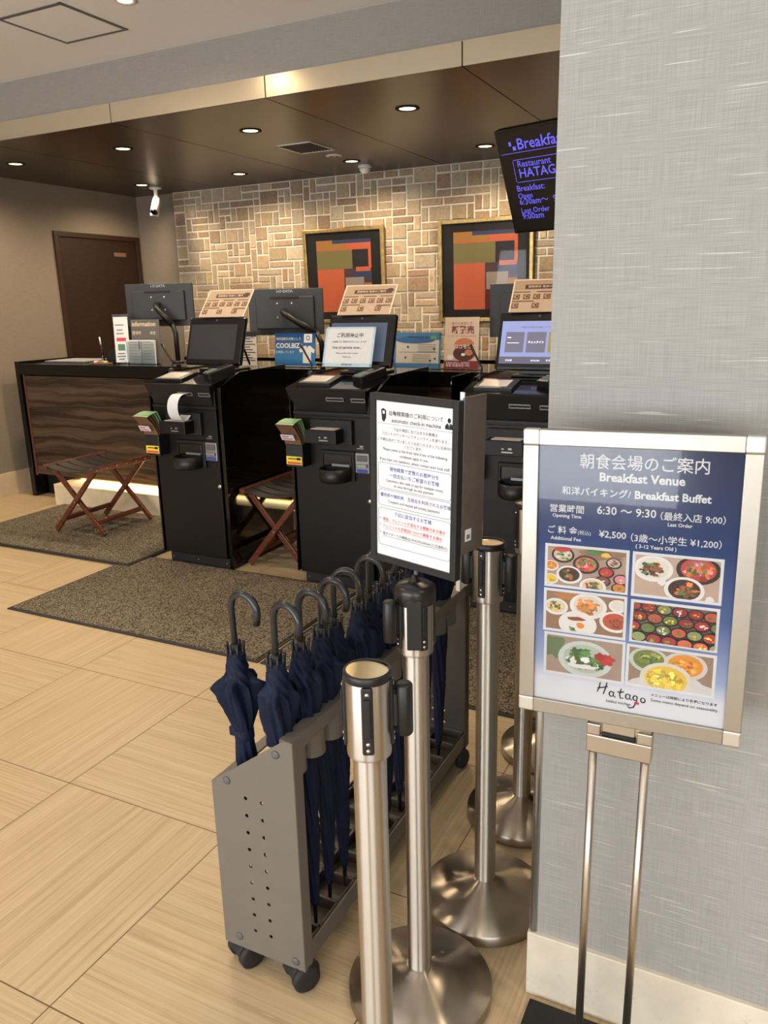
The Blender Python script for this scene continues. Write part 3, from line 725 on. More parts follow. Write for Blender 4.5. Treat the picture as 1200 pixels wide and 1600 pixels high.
# ================================================================== KIOSKS
def kiosk(cx, kind, label):
    t = thing('check_in_machine', label, 'check-in machine', (cx, 3.33, 0), group='check-in machines')
    MB().box(-.225, .205, .0, .62, .055, 1.0, .003).build('body', 'kiosk', t)
    MB().box(-.2, .232, .004, .6, 0, .056, .002).build('plinth', 'blackm', t)
    pp = [(-.004, .0), (-.004, 1.008), (.165, 1.076), (.62, 1.082), (.62, 0)]
    o = MB(); o.prism(pp, .226, .248, 'x', .0015); o.build('side_panel', 'acryl', t)
    pl = [(-.004, .057), (-.004, 1.008), (.165, 1.076), (.62, 1.082), (.62, .057)]
    o = MB(); o.prism(pl, -.248, -.238, 'x', .0015); o.build('side_panel', 'acryl', t)
    MB().box(-.222, .21, -.006, .0, .06, .885, .002).build('front_door', 'kiosk', t)
    # three small floor screws
    for x in (-.18, 0, .2): MB().ball((x, .002, .03), .004, sy=.5, seg=8).build('screw', 'silverp', t)
    # slanted upper face
    b = MB(); b.hull8([(-.20, -.004, .908), (.19, -.004, .908), (.19, .1, .908), (-.20, .1, .908)], [(-.238, -.045, 1.02), (.208, -.045, 1.02), (.208, .1, 1.02), (-.238, .1, 1.02)])
    b.build('upper_face', 'kioskf', t)
    MB().box(-.222, .215, -.012, .02, .892, .907, .002).build('ledge', 'kioskf', t)
    sl = math.atan2(.041, .112)
    def on_face(z, out=0.0): return -.004 - (z-.908)*.041/.112 - out
    for nm, x0, x1, z0, z1 in (('receipt_slot', -.015, .085, .964, .984), ('card_slot', .122, .2, .962, .983)):
        b = MB(); q = Matrix.Translation((0, on_face((z0+z1)/2), (z0+z1)/2)) @ Matrix.Rotation(sl, 4, 'X')
        hz = (z1-z0)/2; f = .005
        b.box(x0, x1, -.006, .004, hz-f, hz, .001, q); b.box(x0, x1, -.006, .004, -hz, -hz+f, .001, q); b.box(x0, x0+f, -.006, .004, -hz, hz, .001, q); b.box(x1-f, x1, -.006, .004, -hz, hz, .001, q)
        s = b.build(nm, 'silverp', t)
        MB().box(x0+f, x1-f, -.002, .001, -hz+f, hz-f, 0, q).build('slot_mouth', 'blackm', s)
    # sloped top deck
    MB().prism([(-.045, 1.02), (-.04, 1.026), (.17, 1.068), (.6, 1.074), (.6, 1.0), (.0, 1.0)], -.238, .226, 'x', .002).build('top_deck', 'gloss', t)
    qd = Matrix.Translation((0, 0, 1.034)) @ Matrix.Rotation(math.atan2(.042, .21), 4, 'X')
    MB().box(-.19, -.01, .0, .14, -.02, .014, .004, qd).build('scanner_housing', 'black', t)
    MB().box(-.172, -.04, .02, .115, .0135, .0155, 0, qd).build('scanner_glass', 'paper_t', t)
    b = MB(); b.tube([(-.215, .16, 1.06), (-.21, .17, 1.12), (-.235, .16, 1.17), (-.26, .15, 1.225)], [.006, .005, .005, .007], 10); b.lathe([(.018, 1.06), (.014, 1.085), (.006, 1.09)], 12, cx=-.215, cy=.16); b.build('gooseneck_microphone', 'black', t)
    # card terminal
    q2 = Matrix.Translation((.14, .12, 1.075)) @ Matrix.Rotation(-.5, 4, 'Z') @ Matrix.Rotation(.25, 4, 'X')
    s = MB().box(-.04, .04, -.07, .09, -.03, .02, .008, q2).build('card_terminal', 'black', t)
    MB().box(-.03, .03, .01, .07, .0195, .022, .001, q2).build('terminal_screen', 'bezel', s)
    b = MB(); b.m(0)
    for i in range(3):
        for j in range(3): b.m(1 if (i == 2 and j == 0) else 0).box(-.028+i*.02, -.012+i*.02, -.06+j*.02, -.046+j*.02, .0195, .023, .001, q2)
    b.build('keypad', [col((110, 118, 118)), col((60, 150, 100))], s)
    # printer tray
    b = MB(); b.box(-.10, .075, -.105, -.006, .765, .832, .003); b.build('receipt_tray', 'kiosk', t)
    MB().box(-.075, .06, -.09, -.02, .832, .835, .001).build('tray_liner', col((196, 188, 180)), t)
    MB().box(-.115, .12, -.03, -.005, .752, .872, .004).build('tray_surround', 'blackm', t)
    b = MB(); b.box(-.02, .03, -.107, -.105, .780, .786); b.box(-.02, -.01, -.107, -.105, .794, .800); b.box(.01, .026, -.107, -.105, .794, .802); b.build('tray_marking', 'silverp', t)
    # coin tray
    b = MB(); b.lathe([(.070, .572), (.078, .580), (.080, .640), (.073, .640), (.069, .590), (0, .588)], 32, cx=.03, cy=-.045); b.build('coin_cup', 'black', t)
    b = MB(); b.box(-.065, .125, -.02, -.004, .57, .72, .006); b.build('coin_surround', 'blackm', t)
    MB().box(-.05, .11, -.024, -.02, .64, .705, .006).build('coin_chute', 'bezel', t)
    MB().box(.0, .1, -.0265, -.0235, .643, .655).build('chute_plate', 'silverp', t)
    # note inlet
    s = MB().box(.128, .205, -.018, -.004, .615, .715, .004).build('note_inlet', 'silverp', t)
    MB().box(.137, .196, -.022, -.016, .675, .705, .002).build('inlet_hood', 'grey', s)
    MB().box(.137, .196, -.030, -.016, .645, .662, .003).build('inlet_lip', 'silverp', s)
    MB().box(.137, .196, -.020, -.017, .620, .636).build('blue_marker', col((66, 78, 168)), s)
    b = MB(); b.box(.135, .172, -.0075, -.006, .733, .737); b.box(.15, .17, -.0075, -.006, .742, .75); b.build('inlet_marking', 'silverp', t)
    MB().box(.188, .2, -.0075, -.0055, .53, .635, .001).build('door_recess', 'lens', t)
    MB().lathe([(.013, 0), (.013, .006), (.008, .008), (0, .008)], 16, mtx=Matrix.Translation((.2, -.006, .474)) @ Matrix.Rotation(PI/2, 4, 'X')).build('lock', 'chrome', t)
    # leaflet pocket
    s = MB(); s.box(-.228, -.13, -.085, -.006, .635, .75, .004); s.build('leaflet_pocket', 'black', t)
    s = MB(); s.m(0).rect(-.226, -.135, .648, .69, -.0855); s.m(1).rect(-.22, -.14, .651, .662, -.0858); s.m(2).rect(-.215, -.16, .675, .68, -.0858); s.rect(-.165, -.142, .672, .684, -.0858)
    s.build('pocket_sticker', ['yellow', 'redp', 'ink'], t)
    # screen
    s = MB(); w, h = .385, .272
    s.box(-w/2, w/2, 0, .03, -h/2, h/2, .012)
    sn = s.build('touch_screen', 'bezel', t, (.02, .27, 1.236), (-.31, 0, 0))
    s = MB(); s.box(-w/2+.02, w/2-.045, -.0015, .002, -h/2+.03, h/2-.045)
    dm = 'screen' if kind == 'off' else glow('standby_screen_light', (74, 84, 104), .35, .1) if kind == 'standby' else glow('check_in_screen_light', (128, 138, 185), .6, .1)
    s.build('display', dm, sn)
    MB().ball((0, -.001, h/2-.022), .006, sy=.4, seg=10).build('camera_lens', 'grey', sn)
    if kind == 'lit':
        b = MB(); b.m(0).rect(-.15, -.062, -.055, .04, -.002); b.rect(-.05, .04, -.055, .04, -.002); b.m(1).rect(.052, .14, -.055, .04, -.002)
        b.m(2).text('チェックイン', -.042, -.012, -.0026, width=.074, bold=.02); b.rect(-.142, -.085, -.012, -.010, -.0026); b.rect(-.142, -.125, .012, .016, -.0026)
        b.m(3).text('ご希望のお手続きを選択してください', -.085, .058, -.0026, width=.16); b.rect(-.172, .148, -.105, -.075, -.002)
        b.m(2).text('日本語', -.14, -.096, -.0026, width=.03); b.text('ENGLISH', -.02, -.096, -.0026, width=.04); b.text('한국어', .05, -.096, -.0026, width=.03)
        b.build('screen_buttons', [glow('tile_grey', (104, 104, 124), .4), glow('tile_olive', (140, 130, 62), .4), glow('tile_text', (236, 236, 245), .9), glow('bar_grey', (92, 92, 108), .4)], sn)
    b = MB(); b.box(-.07, .11, .30, .36, 1.06, 1.2, .004); b.box(-.1, .14, .26, .42, 1.07, 1.082, .004); b.build('screen_stand', 'black', t)
    return t, sn
K1, S1 = kiosk(-2.87, 'off', 'leftmost black check-in machine, blank screen, paper receipt curling out')
K2, S2 = kiosk(-1.95, 'standby', 'middle black check-in machine carrying a white out-of-service sheet')
K3, S3 = kiosk(-1.03, 'lit', 'right black check-in machine with lit blue screen, cut by the right wall')

# leaflets in pockets
def leaflets(cx, label):
    t = thing('leaflet_bundle', label, 'leaflets', (cx-.18, 3.30, .645), group='leaflet bundles on the machines')
    for i in range(5):
        a = .06*i; b = MB(); N = 8; pts = []
        for j in range(N+1):
            u = j/N; pts.append((-.05-.03*u-.055*u*u*(1-.18*i)+.013*i, .10+.115*u+.004*i))
        poly = pts + [(p[0]+.003, p[1]+.001) for p in reversed(pts)]
        b.prism(poly, -.05-.03*0, .045, 'x')
        b.build('leaflet', ['brownp', 'brownp', 'brownp', 'green', 'green'][i], t)
    b = MB(); N = 8; pts = []
    for j in range(N+1):
        u = j/N; pts.append((-.128+.085*u, .213+.018*math.sin(PI*.5*u)))
    b.prism(pts + [(p[0], p[1]-.003) for p in reversed(pts)], -.052, .047, 'x'); b.build('green_cover', 'green', t)
    b = MB(); b.m(0).rect(-.046, .03, 0, .035, 0); b.m(1).rect(-.04, .02, .006, .012, -.0005); b.rect(-.04, .0, .02, .026, -.0005)
    b.build('leaflet_print', [col((206, 212, 222)), col((206, 96, 96))], t, (0, -.084, .13), (.5, 0, 0))
    return t
leaflets(-2.87, 'green-topped leaflet bundle in the pocket of the leftmost machine')
leaflets(-1.95, 'green-topped leaflet bundle in the pocket of the middle machine')

# receipt curling out
b = MB(); pts = [(-.026, .976)]
for j in range(21):
    ang = PI*.5 + PI*1.0*j/20; pts.append((-.072 + .058*math.cos(ang), .905 + .070*math.sin(ang)))
for j in range(1, 6):
    u = j/5; pts.append((-.072 + .040*u, .8365 + .022*u*u))
pts = pts[:1] + pts[1:]
b.prism(pts + [(p[0]+.0012, p[1]+.0012) for p in reversed(pts)], -.035, .035, 'x')
r = tag(b.build('paper_receipt', 'paper', loc=(-2.845, 3.33, 0), smooth=False), 'long white paper receipt curling out of the leftmost machine', 'receipt')
# out of service sheet
t = thing('out_of_service_sheet', 'white out-of-service notice with pale blue border propped on the middle screen', 'notice sheet', (-1.965, 3.545, 1.208), (-.33, 0, 0))
w, h = .285, .205
MB().box(-w/2, w/2, 0, .0015, -h/2, h/2).build('sheet', 'paper', t)
b = MB(); b.m(0)
f = .012
b.rect(-w/2, w/2, -h/2, -h/2+f*1.5, -.0006); b.rect(-w/2, w/2, h/2-f*.7, h/2, -.0006); b.rect(-w/2, -w/2+f, -h/2, h/2, -.0006); b.rect(w/2-f, w/2, -h/2, h/2, -.0006)
b.m(1).text('ご利用停止中', -.075, .05, -.0009, width=.15, bold=.01); b.text('お客様にはご迷惑をおかけいたしますが、', -.10, .022, -.0009, width=.2); b.text('Out of service now...', -.095, -.01, -.0009, width=.17, bold=.01)
b.text('Please use the next machine.', -.07, -.036, -.0009, width=.13); b.text('Thank you.', -.03, -.055, -.0009, width=.05); b.text('dormy inn', -.03, -.094, -.0012, width=.06, bold=.02, shear=.3)
b.build('sheet_print', [col((186, 214, 226)), 'ink'], t)

# food posters above screens
def food_poster(cx, cy, cz, label, yaw=.12, tilt=.78):
    t = thing('food_poster', label, 'poster', (cx, cy, cz), eul(yaw, tilt), 'food posters above the machine screens')
    w, h = .285, .205
    MB().box(-w/2, w/2, 0, .002, -h/2, h/2).build('poster_sheet', col((198, 174, 150), .3), t)
    b = MB()
    b.m(1).rect(-w/2, w/2, .17*h, .5*h, -.0006); b.m(0).rect(-.3*w, .42*w, .2*h, .33*h, -.0009)
    b.m(3).text('期間限定 夜食のご案内', -.25*w, .24*h, -.0012, width=.55*w)
    b.m(4).disc(.38*w, .3*h, .07*w, .07*h, -.0012, 12)
    for i in range(6):
        for j in range(2):
            x = (-.42+.165*i)*w; z = (-.03-.27*j)*h
            if j == 1 and i % 2: continue
            b.m(2).rect(x-.055*w, x+.06*w, z-.09*h, z+.07*h, -.0008); b.m(1).disc(x, z, .04*w, .055*h, -.0011, 10); b.m(4).disc(x+.01*w, z, .02*w, .03*h, -.0013, 8)
    b.m(0).rect(-.48*w, -.2*w, .095*h, .12*h, -.0008); b.rect(-.1*w, .15*w, .095*h, .12*h, -.0008); b.rect(.22*w, .46*w, .095*h, .12*h, -.0008); b.rect(-.48*w, -.12*w, -.19*h, -.165*h, -.0008); b.rect(.2*w, .46*w, -.22*h, -.19*h, -.0008)
    f = .006; b.m(3)
    b.rect(-w/2, w/2, h/2-f, h/2, -.001); b.rect(-w/2, -w/2+f, -h/2, h/2, -.001); b.rect(w/2-f, w/2, -h/2, h/2, -.001)
    b.build('poster_print', [col((74, 46, 34)), col((176, 146, 120)), col((120, 84, 62)), col((238, 222, 200)), col((64, 34, 28))], t)
    b = MB(); R = eul(yaw, tilt).to_matrix(); inv = R.inverted()
    foot = inv @ (Vector((cx, 3.33+.55, 1.084)) - Vector((cx, cy, cz)))
    b.tube([(0, .008, 0), tuple(foot)], .006, 8); b.build('support_stem', 'black', t)
    return t
food_poster(-2.825, 3.70, 1.437, 'beige food poster glinting above the leftmost machine screen')
food_poster(-1.93, 3.70, 1.437, 'beige food poster above the out-of-service machine screen')
food_poster(-1.02, 3.70, 1.437, 'beige food poster above the lit screen, cut by the right wall')

# clear partition by the right machine
b = MB(); b.prism([(0, .1), (0, 1.07), (.015, 1.09), (.3, 1.09), (.3, .1)], -.003, .003, 'x')
# (rounded top corner, stands on two feet)
o = b.build('clear_partition', 'glass', loc=(-1.325, 3.33, 0)); tag(o, 'clear acrylic partition at the left side of the right machine', 'partition')
for y in (.03, .27): MB().box(-.03, .03, y-.02, y+.02, 0, .11, .004).build('partition_foot', 'black', o)

# ================================================================== UMBRELLA RACK
RX0, RX1, RY0, RY1 = -.985, -.778, 1.125, 2.10
rk = thing('umbrella_rack', 'long grey metal umbrella rack on castors with perforated end panel', 'umbrella rack', (-.88, 1.61, 0))
ox, oy = -.88, 1.61
def end_panel(y, flip):
    b = MB(); x0, x1 = RX0-ox, RX1-ox
    b.prism([(x0, .058), (x0, .462), (x1-.02, .60), (x1, .60), (x1, .058)], y-oy-.0015, y-oy+.0015, 'y')
    s = 1 if not flip else -1
    b.box(x1-.002, x1+.001, min(0, .03*s)+y-oy, max(0, .03*s)+y-oy, .058, .60)
    b.box(x0-.001, x0+.002, min(0, .03*s)+y-oy, max(0, .03*s)+y-oy, .058, .462)
    o = b.build('end_panel', ['rack', 'blackm'] if not flip else ['rackd', 'blackm'], rk)  # far panel darker: shade inside the rack put into its colour
    c = MB()
    for k in range(9):
        for j, xx in enumerate((-.9, -.86)):
            z = .444 - k*.0409
            c.lathe([(.0042, -.01), (.0042, .01)], 12, mtx=Matrix.Translation((xx-ox, y-oy, z)) @ Matrix.Rotation(PI/2, 4, 'X'))
    co = c.build('cut', 'blackm', rk)
    md = o.modifiers.new('holes', 'BOOLEAN'); md.object = co; md.operation = 'DIFFERENCE'; md.solver = 'EXACT'
    dg = bpy.context.evaluated_depsgraph_get(); me = bpy.data.meshes.new_from_object(o.evaluated_get(dg))
    o.modifiers.clear(); o.data = me; bpy.data.objects.remove(co)
    for (xx, zz) in ((-.945, .474), (-.818, .566), (-.945, .085), (-.80, .078)):
        yy = y-oy - .0015*s
        MB().lathe([(.009, 0), (.009, .002), (.005, .0035), (0, .0035)], 14, mtx=Matrix.Translation((xx-ox, yy, zz)) @ Matrix.Rotation(PI/2*s, 4, 'X')).build('screw', 'grey', rk)
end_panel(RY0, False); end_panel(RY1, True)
# rails
b = MB(); b.prism([(RX1-ox-.03, .602), (RX1-ox-.002, .60), (RX1-ox+.001, .572), (RX1-ox-.003, .572), (RX1-ox-.006, .597), (RX1-ox-.03, .599)], RY0-oy, RY1-oy, 'y'); b.build('top_rail', 'rack', rk)
b = MB(); b.prism([(RX0-ox+.03, .466), (RX0-ox+.002, .464), (RX0-ox-.001, .44), (RX0-ox+.003, .44), (RX0-ox+.006, .46), (RX0-ox+.03, .462)], RY0-oy, RY1-oy, 'y'); b.build('top_rail', 'rack', rk)
b = MB(); b.box(RX1-.03-ox, RX1-ox-.026, RY0-oy, RY1-oy, .572, .6); b.build('inner_rail', 'rack', rk)
for x in (RX1-.006, RX0):
    b = MB(); b.box(x-ox, x-ox+.004, RY0-oy+.002, RY1-oy-.002, .062, .105); b.build('bottom_rail', 'rack', rk)
# tray with cups
b = MB(); b.box(RX0-ox+.006, RX1-ox-.008, RY0-oy+.003, RY1-oy-.003, .066, .072)
N = 12; UY = [1.165+.075*k for k in range(N)]
for k in range(N+1):
    y = RY0+.003+k*(RY1-RY0-.006)/N; b.box(RX0-ox+.006, RX1-ox-.008, y-oy-.004, y-oy+.004, .07, .10, .002)
for x in (RX0+.01, -.88, RX1-.014): b.box(x-ox-.004, x-ox+.004, RY0-oy+.003, RY1-oy-.003, .07, .10, .002)
b.build('drip_tray', 'rackd', rk)
for k in range(N):
    b = MB(); t_ = []
    poly = []
    for j in range(13):
        a = -PI/2 + PI*j/12; poly.append((-.022+.030*math.cos(a)+.022, .030*math.sin(a)))
    outer = [(.006+p[0], p[1]) for p in poly]; inner = [(.006+p[0]-.002*math.cos(-PI/2+PI*j/12), p[1]*.93) for j, p in enumerate(poly)]
    outer = [(-.022, -.030)] + outer + [(-.022, .030)]; inner = [(-.022, -.028)] + inner + [(-.022, .028)]
    b.prism(outer + list(reversed(inner)), .512, .572, 'z')
    b.build('umbrella_sleeve', 'rack', rk, (-.815-ox, UY[k]-oy, 0))
for x, y, a in ((-.950, 1.150, -.45), (-.806, 1.150, -.6), (-.952, 2.06, .3), (-.806, 2.06, -.2)):
    h = MB(); h.prism([(.0345*math.cos(-.15+PI*.95*j/10), .031+.0345*math.sin(-.15+PI*.95*j/10)) for j in range(11)] + [(-.012, .024), (.012, .022)], -.024, .024, 'x', .003)
    h.lathe([(.01, .05), (.01, .068)], 12); h.box(-.007, .007, .028, .04, .008, .03, .002)
    ch = h.build('castor_housing', 'rubber', rk, (x-ox, y-oy, 0), (0, 0, a))
    for sx in (-1, 1):
        MB().lathe([(.0, -.010), (.026, -.010), (.0305, -.007), (.0305, .007), (.027, .010), (.022, .0115), (0, .0115)], 28, mtx=Matrix.Translation((sx*.0255, 0, .0307)) @ Matrix.Rotation(PI/2*sx, 4, 'Y')).build('castor_wheel', 'rubber', ch)

# ================================================================== UMBRELLAS
def canopy_mesh(seed, loose):
    rnd = random.Random(seed); SEG = 96
    #       z     radius  fold depth
    prof = [(.055, .008, .05), (.07, .010, .15), (.15, .0145, .22), (.25, .018, .28), (.35, .0205, .3), (.43, .0215, .28), (.475, .0195, .18), (.49, .0185, .1), (.505, .020, .18),
            (.53, .0245, .34), (.565, .0285, .40), (.595, .0285, .36), (.612, .0265, .28), (.63, .0235, .2), (.65, .0205, .16), (.672, .0180, .12), (.676, .010, .0)]
    ph = rnd.uniform(0, 6.28); f0 = rnd.uniform(0, .5); flaps = [(f0 + 1.26*q + rnd.uniform(-.25, .25), rnd.uniform(.55, 1.15)) for q in range(5)]
    t = MB(); bm = t.bm; rings = []
    sub = []
    for i in range(len(prof)-1):
        for q in range(4):
            u = q/4; sub.append(tuple(prof[i][k]*(1-u)+prof[i+1][k]*u for k in range(3)))
    sub.append(prof[-1])
    for z, r, f in sub:
        ring = []
        tw = ph + (z-.05)*(5.0 if z < .6 else 5.0) + max(0, z-.60)*26
        for k in range(SEG):
            a = 2*PI*k/SEG
            s = abs(((a*8/(2*PI) + tw*1.3) % 1.0)*2-1)
            rr = r*(1-f*.55 + f*1.0*(s**1.6))
            for fa, fs in flaps:
                d = abs((a-fa+(z-.6)*2.5+PI) % (2*PI)-PI)
                if d < .30 and .49 < z < .63:
                    zz = max(0, 1-(z-.606)/.02) if z > .606 else max(0, 1-(.606-z)/.115)**1.2
                    rr += zz*loose*fs*.034*(1-d/.30)**.8
            rr *= 1+.04*math.sin(3*a+z*40+ph) + (.03*math.sin(z*330+a*2+ph) if z > .6 else 0)
            ring.append(bm.verts.new((rr*math.cos(a), rr*math.sin(a), z)))
        rings.append(ring)
    for i in range(len(rings)-1):
        for k in range(SEG):
            f = bm.faces.new((rings[i][k], rings[i][(k+1) % SEG], rings[i+1][(k+1) % SEG], rings[i+1][k])); f.smooth = True
    bm.faces.new(list(reversed(rings[0]))); bm.faces.new(rings[-1])
    return t
def umbrella_proto(seed, loose):
    u = thing('umbrella', 'x', 'umbrella', (0, 0, 0), group='navy umbrellas in the rack')
    canopy_mesh(seed, loose).build('canopy', 'navy', u)
    b = MB(); b.lathe([(.0195, .478), (.0205, .481), (.0205, .499), (.0195, .502)], 32, caps=False); b.box(-.036, -.017, -.008, .004, .480, .500, .002); b.build('closing_strap', 'navy', u)
    MB().lathe([(.0, 0), (.004, .002), (.0055, .06), (.009, .062)], 14).build('tip', 'black', u)
    for k in range(8):
        a = k*PI/4+.2
        MB().tube([(.0155*math.cos(a), .0155*math.sin(a), .655), (.0180*math.cos(a), .0180*math.sin(a), .692)], .0029, 8).build('rib_tip', 'black', u)
    pts = [(0, 0, .60), (0, 0, .765)]; R_ = .034
    for j in range(1, 19):
        a = PI - PI*1.05*j/18; pts.append((R_+R_*math.cos(a), 0, .765+R_*math.sin(a)))
    e = pts[-1]; pts.append((e[0]-.004, 0, e[2]-.02))
    b = MB(); b.tube(pts, [.0062]+[.0070]+[.0078]*(len(pts)-2), 14); b.build('crook_handle', 'handle', u)
    MB().lathe([(.0100, .66), (.0100, .684), (.0085, .69)], 16).build('runner', 'black', u)
    return u
protos = [umbrella_proto(11, 1.0), umbrella_proto(23, .75), umbrella_proto(5, .6)]
ULAB = ['navy umbrella alone at the front left corner of the rack', 'navy umbrella second from the front, beside the front left one', 'navy umbrella third from the front of the rack', 'navy umbrella fourth from the front of the rack',
        'navy umbrella fifth from the front of the rack', 'navy umbrella sixth from the front of the rack', 'navy umbrella seventh from the front, just left of the white notice frame', 'navy umbrella eighth from the front, under the notice frame',
        'navy umbrella ninth from the front, behind the domed post', 'navy umbrella tenth from the front, behind the domed post', 'navy umbrella second from the far end of the rack', 'navy umbrella at the far end of the rack']
spots = [(-.905, 1.165, -.042, -.1), (-.825, 1.155, -.006, -.2), (-.818, 1.235, .0, -.1), (-.822, 1.305, .01, -.1), (-.818, 1.37, .0, .0), (-.820, 1.47, .012, -.1), (-.815, 1.525, .0, .1), (-.818, 1.60, .01, -.05), (-.82, 1.68, 0, .1), (-.818, 1.765, .01, 0), (-.82, 1.85, 0, .1), (-.818, 1.95, .01, .0)]
for i, (x, y, ln_, yw) in enumerate(spots):
    p = protos[i] if i < 3 else dup(protos[i % 3])
    p.location = (x, y, .0745); p.rotation_euler = (random.uniform(-.008, .008), ln_, yw)
    p['label'] = ULAB[i]; p['category'] = 'umbrella'

# ================================================================== BELT POSTS
def post(x, y, label, spin, cassettes, dome=False, lean=(0, 0), cap=(0, 0)):
    t = thing('belt_post', label, 'barrier post', (x, y, 0), (lean[0], lean[1], 0), 'steel belt barrier posts')
    MB().lathe([(.148, 0), (.152, .003), (.152, .024), (.1495, .0285), (.10, .046), (.05, .060), (.030, .066), (.0255, .070)], 72).build('base', 'steelbase', t)
    MB().lathe([(.025, .06), (.025, .785)], 48, caps=False).build('pole', 'steel', t)
    MB().lathe([(.025, .782), (.0325, .786), (.033, .79), (.033, .912), (.031, .915)], 48).build('head', 'steel', t)
    if dome:
        MB().lathe([(.0345, .884), (.0385, .888), (.0385, .911), (.0365, .9175), (.030, .9215), (.014, .925), (.007, .928), (.006, .936), (0, .937)], 40).build('dome_cap', 'domecap', t)
    else:
        MB().lathe([(.0338, .905), (.0352, .907), (.0352, .9165), (.0335, .9185), (.0312, .9180), (.0308, .9165)], 40, caps=False).build('cap_rim', 'black', t)
        MB().lathe([(.0306, .0), (0, -.0006)], 40, caps=False).build('cap_disc', 'capdisc', t, (0, 0, .9165), (cap[0], cap[1], 0))
    for k in range(4):
        q = Matrix.Rotation(spin+k*PI/2, 4, 'Z')
        b = MB(); b.box(-.0085, .0085, -.0368, -.031, .800, .905, .003, q); sp = b.build('belt_slot', 'black', t)
        MB().box(-.005, .005, -.0395, -.036, .828, .888, .002, q).build('slot_cover', 'blackm', sp)
        for z in (.895, .818, .808):
            MB().lathe([(.0032, 0), (.0032, .001), (.0, .0015)], 10, mtx=q @ Matrix.Translation((0, -.0366, z)) @ Matrix.Rotation(PI/2, 4, 'X')).build('screw', 'chrome', sp)
    for c in cassettes:
        q = Matrix.Rotation(spin+c*PI/2, 4, 'Z')
        b = MB(); b.lathe([(.0, .815), (.0105, .815), (.0125, .818), (.0125, .892), (.0105, .895), (0, .895)], 20, mtx=q @ Matrix.Translation((0, -.052, 0))); b.box(-.006, .006, -.045, -.034, .83, .88, 0, q)
        b.build('belt_end', 'black', t)
    return t
vd = lambda x, y: math.atan2(-x, y)      # spin that turns a slot to the camera
post(-.4865, .90, 'nearest short steel belt post with shining gold-lit top', vd(-.489, .9)-.05, [1], cap=(-.034, .037))
pb = post(-.565, 1.24, 'steel belt post with domed cap holding up the white notice frame', vd(-.565, 1.24)+.45, [3], dome=True)
b = MB(); b.box(-.014, .014, -.0385, -.034, .803, .9, .002, Matrix.Rotation(vd(-.565, 1.24)-.05, 4, 'Z')); b.build('belt_cover', 'black', pb)
post(-.528, 1.545, 'steel belt post third back, its base touching the right wall corner', vd(-.528, 1.545)-.45, [1, 3], cap=(-.07, -.02))
post(-.545, 1.905, 'steel belt post fourth back, mostly behind the breakfast sign', vd(-.545, 1.905)+.5, [])
post(-.56, 2.255, 'farthest steel belt post, only a sliver of round base showing', 0, [])

# notice frame on the domed post
BW, BH = .198, .315
t = thing('notice_frame', 'black framed white automatic check-in notice raised on the domed post', 'notice board', (-.565, 1.24, 1.105), eul(-.26, .002, -.024))
b = MB(); f = .0125
for s in (-1, 1):
    b.box(s*(BW/2-f/2)-f/2, s*(BW/2-f/2)+f/2, -.006, .010, -BH/2, BH/2, .001); b.box(-BW/2+f, BW/2-f, -.006, .010, s*(BH/2-f/2)-f/2, s*(BH/2-f/2)+f/2, .001)
b.build('frame', 'blackm', t)
MB().box(-BW/2+.004, BW/2-.004, .0, .008, -BH/2+.004, BH/2-.004).build('back_board', 'black', t)
x0, x1, z1, z0 = -BW/2+f, BW/2-f, BH/2-f, -BH/2+f; sw, sh = x1-x0, z1-z0
MB().rect(x0, x1, z0, z1, -.0012).build('notice_sheet', 'paper', t)
b = MB()
def ln(s, u, v, u1, m=0, bold=0.0, hs=1.0): b.m(m).text(s, x0+u*sw, z1-v*sh, -.0016, width=(min(u1, .995)-u)*sw, bold=bold, hs=hs)
ln('自動精算機のご利用について', .177, .085, .873, 0, .006); ln('automatic check-in machine', .209, .127, .846, 0, .006, 1.05)
for i in range(34): b.m(0).rect(x0+(.023+.0285*i)*sw, x0+(.041+.0285*i)*sw, z1-.142*sh, z1-.1395*sh, -.0016)
ln('下記の項目に当てはまるお客様は', .233, .179, .805); ln('フロントカウンターにてチェックインを承ります。', .078, .211, .943); ln('ご不明な点がございましたらお近くのスタッフにお声がけ', .015, .249, .998); ln('くださいませ。', .382, .278, .615)
ln('Please come to the front desk if any of the following', .094, .309, .93, 0, 0, 1.15); ln('conditions apply to you.', .317, .341, .695, 0, 0, 1.15); ln('If you have any questions, please contact your local staff.', .049, .374, .964, 0, 0, 1.15)
ln('現地精算で複数のお部屋分を', .18, .435, .83, 1, .006); ln('一括支払いをご希望のお客様', .18, .475, .834, 1, .006); ln('Customers who wish to pay for multiple rooms', .129, .508, .883, 0, 0, 1.15); ln('at once through on-site payment', .243, .536, .767, 0, 0, 1.15)
ln('優待券や無料券、互助会を利用されるお客様', .05, .607, .985, 1, .006); ln('Coupons and mutual aid society payments', .163, .643, .845, 0, 0, 1.15)
ln('下記に該当するお客様', .247, .722, .744, 1, .005)
ln('・', .045, .766, .058, 0); ln('現金・クレジットが混在する精算がある場合', .085, .766, .923, 2, .006)
ln('・', .045, .811, .058, 0); ln('クレジットを複数回に分けて精算する場合', .085, .811, .884, 2, .006)
ln('・', .045, .86, .058, 0); ln('電子マネーでの精算(iD,WAON,NANACO,交通系IC)', .085, .86, .953)
for u0, u1, v, m in ((.085, .923, .773, 2), (.085, .884, .818, 2), (.085, .953, .868, 0)): b.m(m).rect(x0+u0*sw, x0+u1*sw, z1-(v+.002)*sh, z1-v*sh, -.0016)
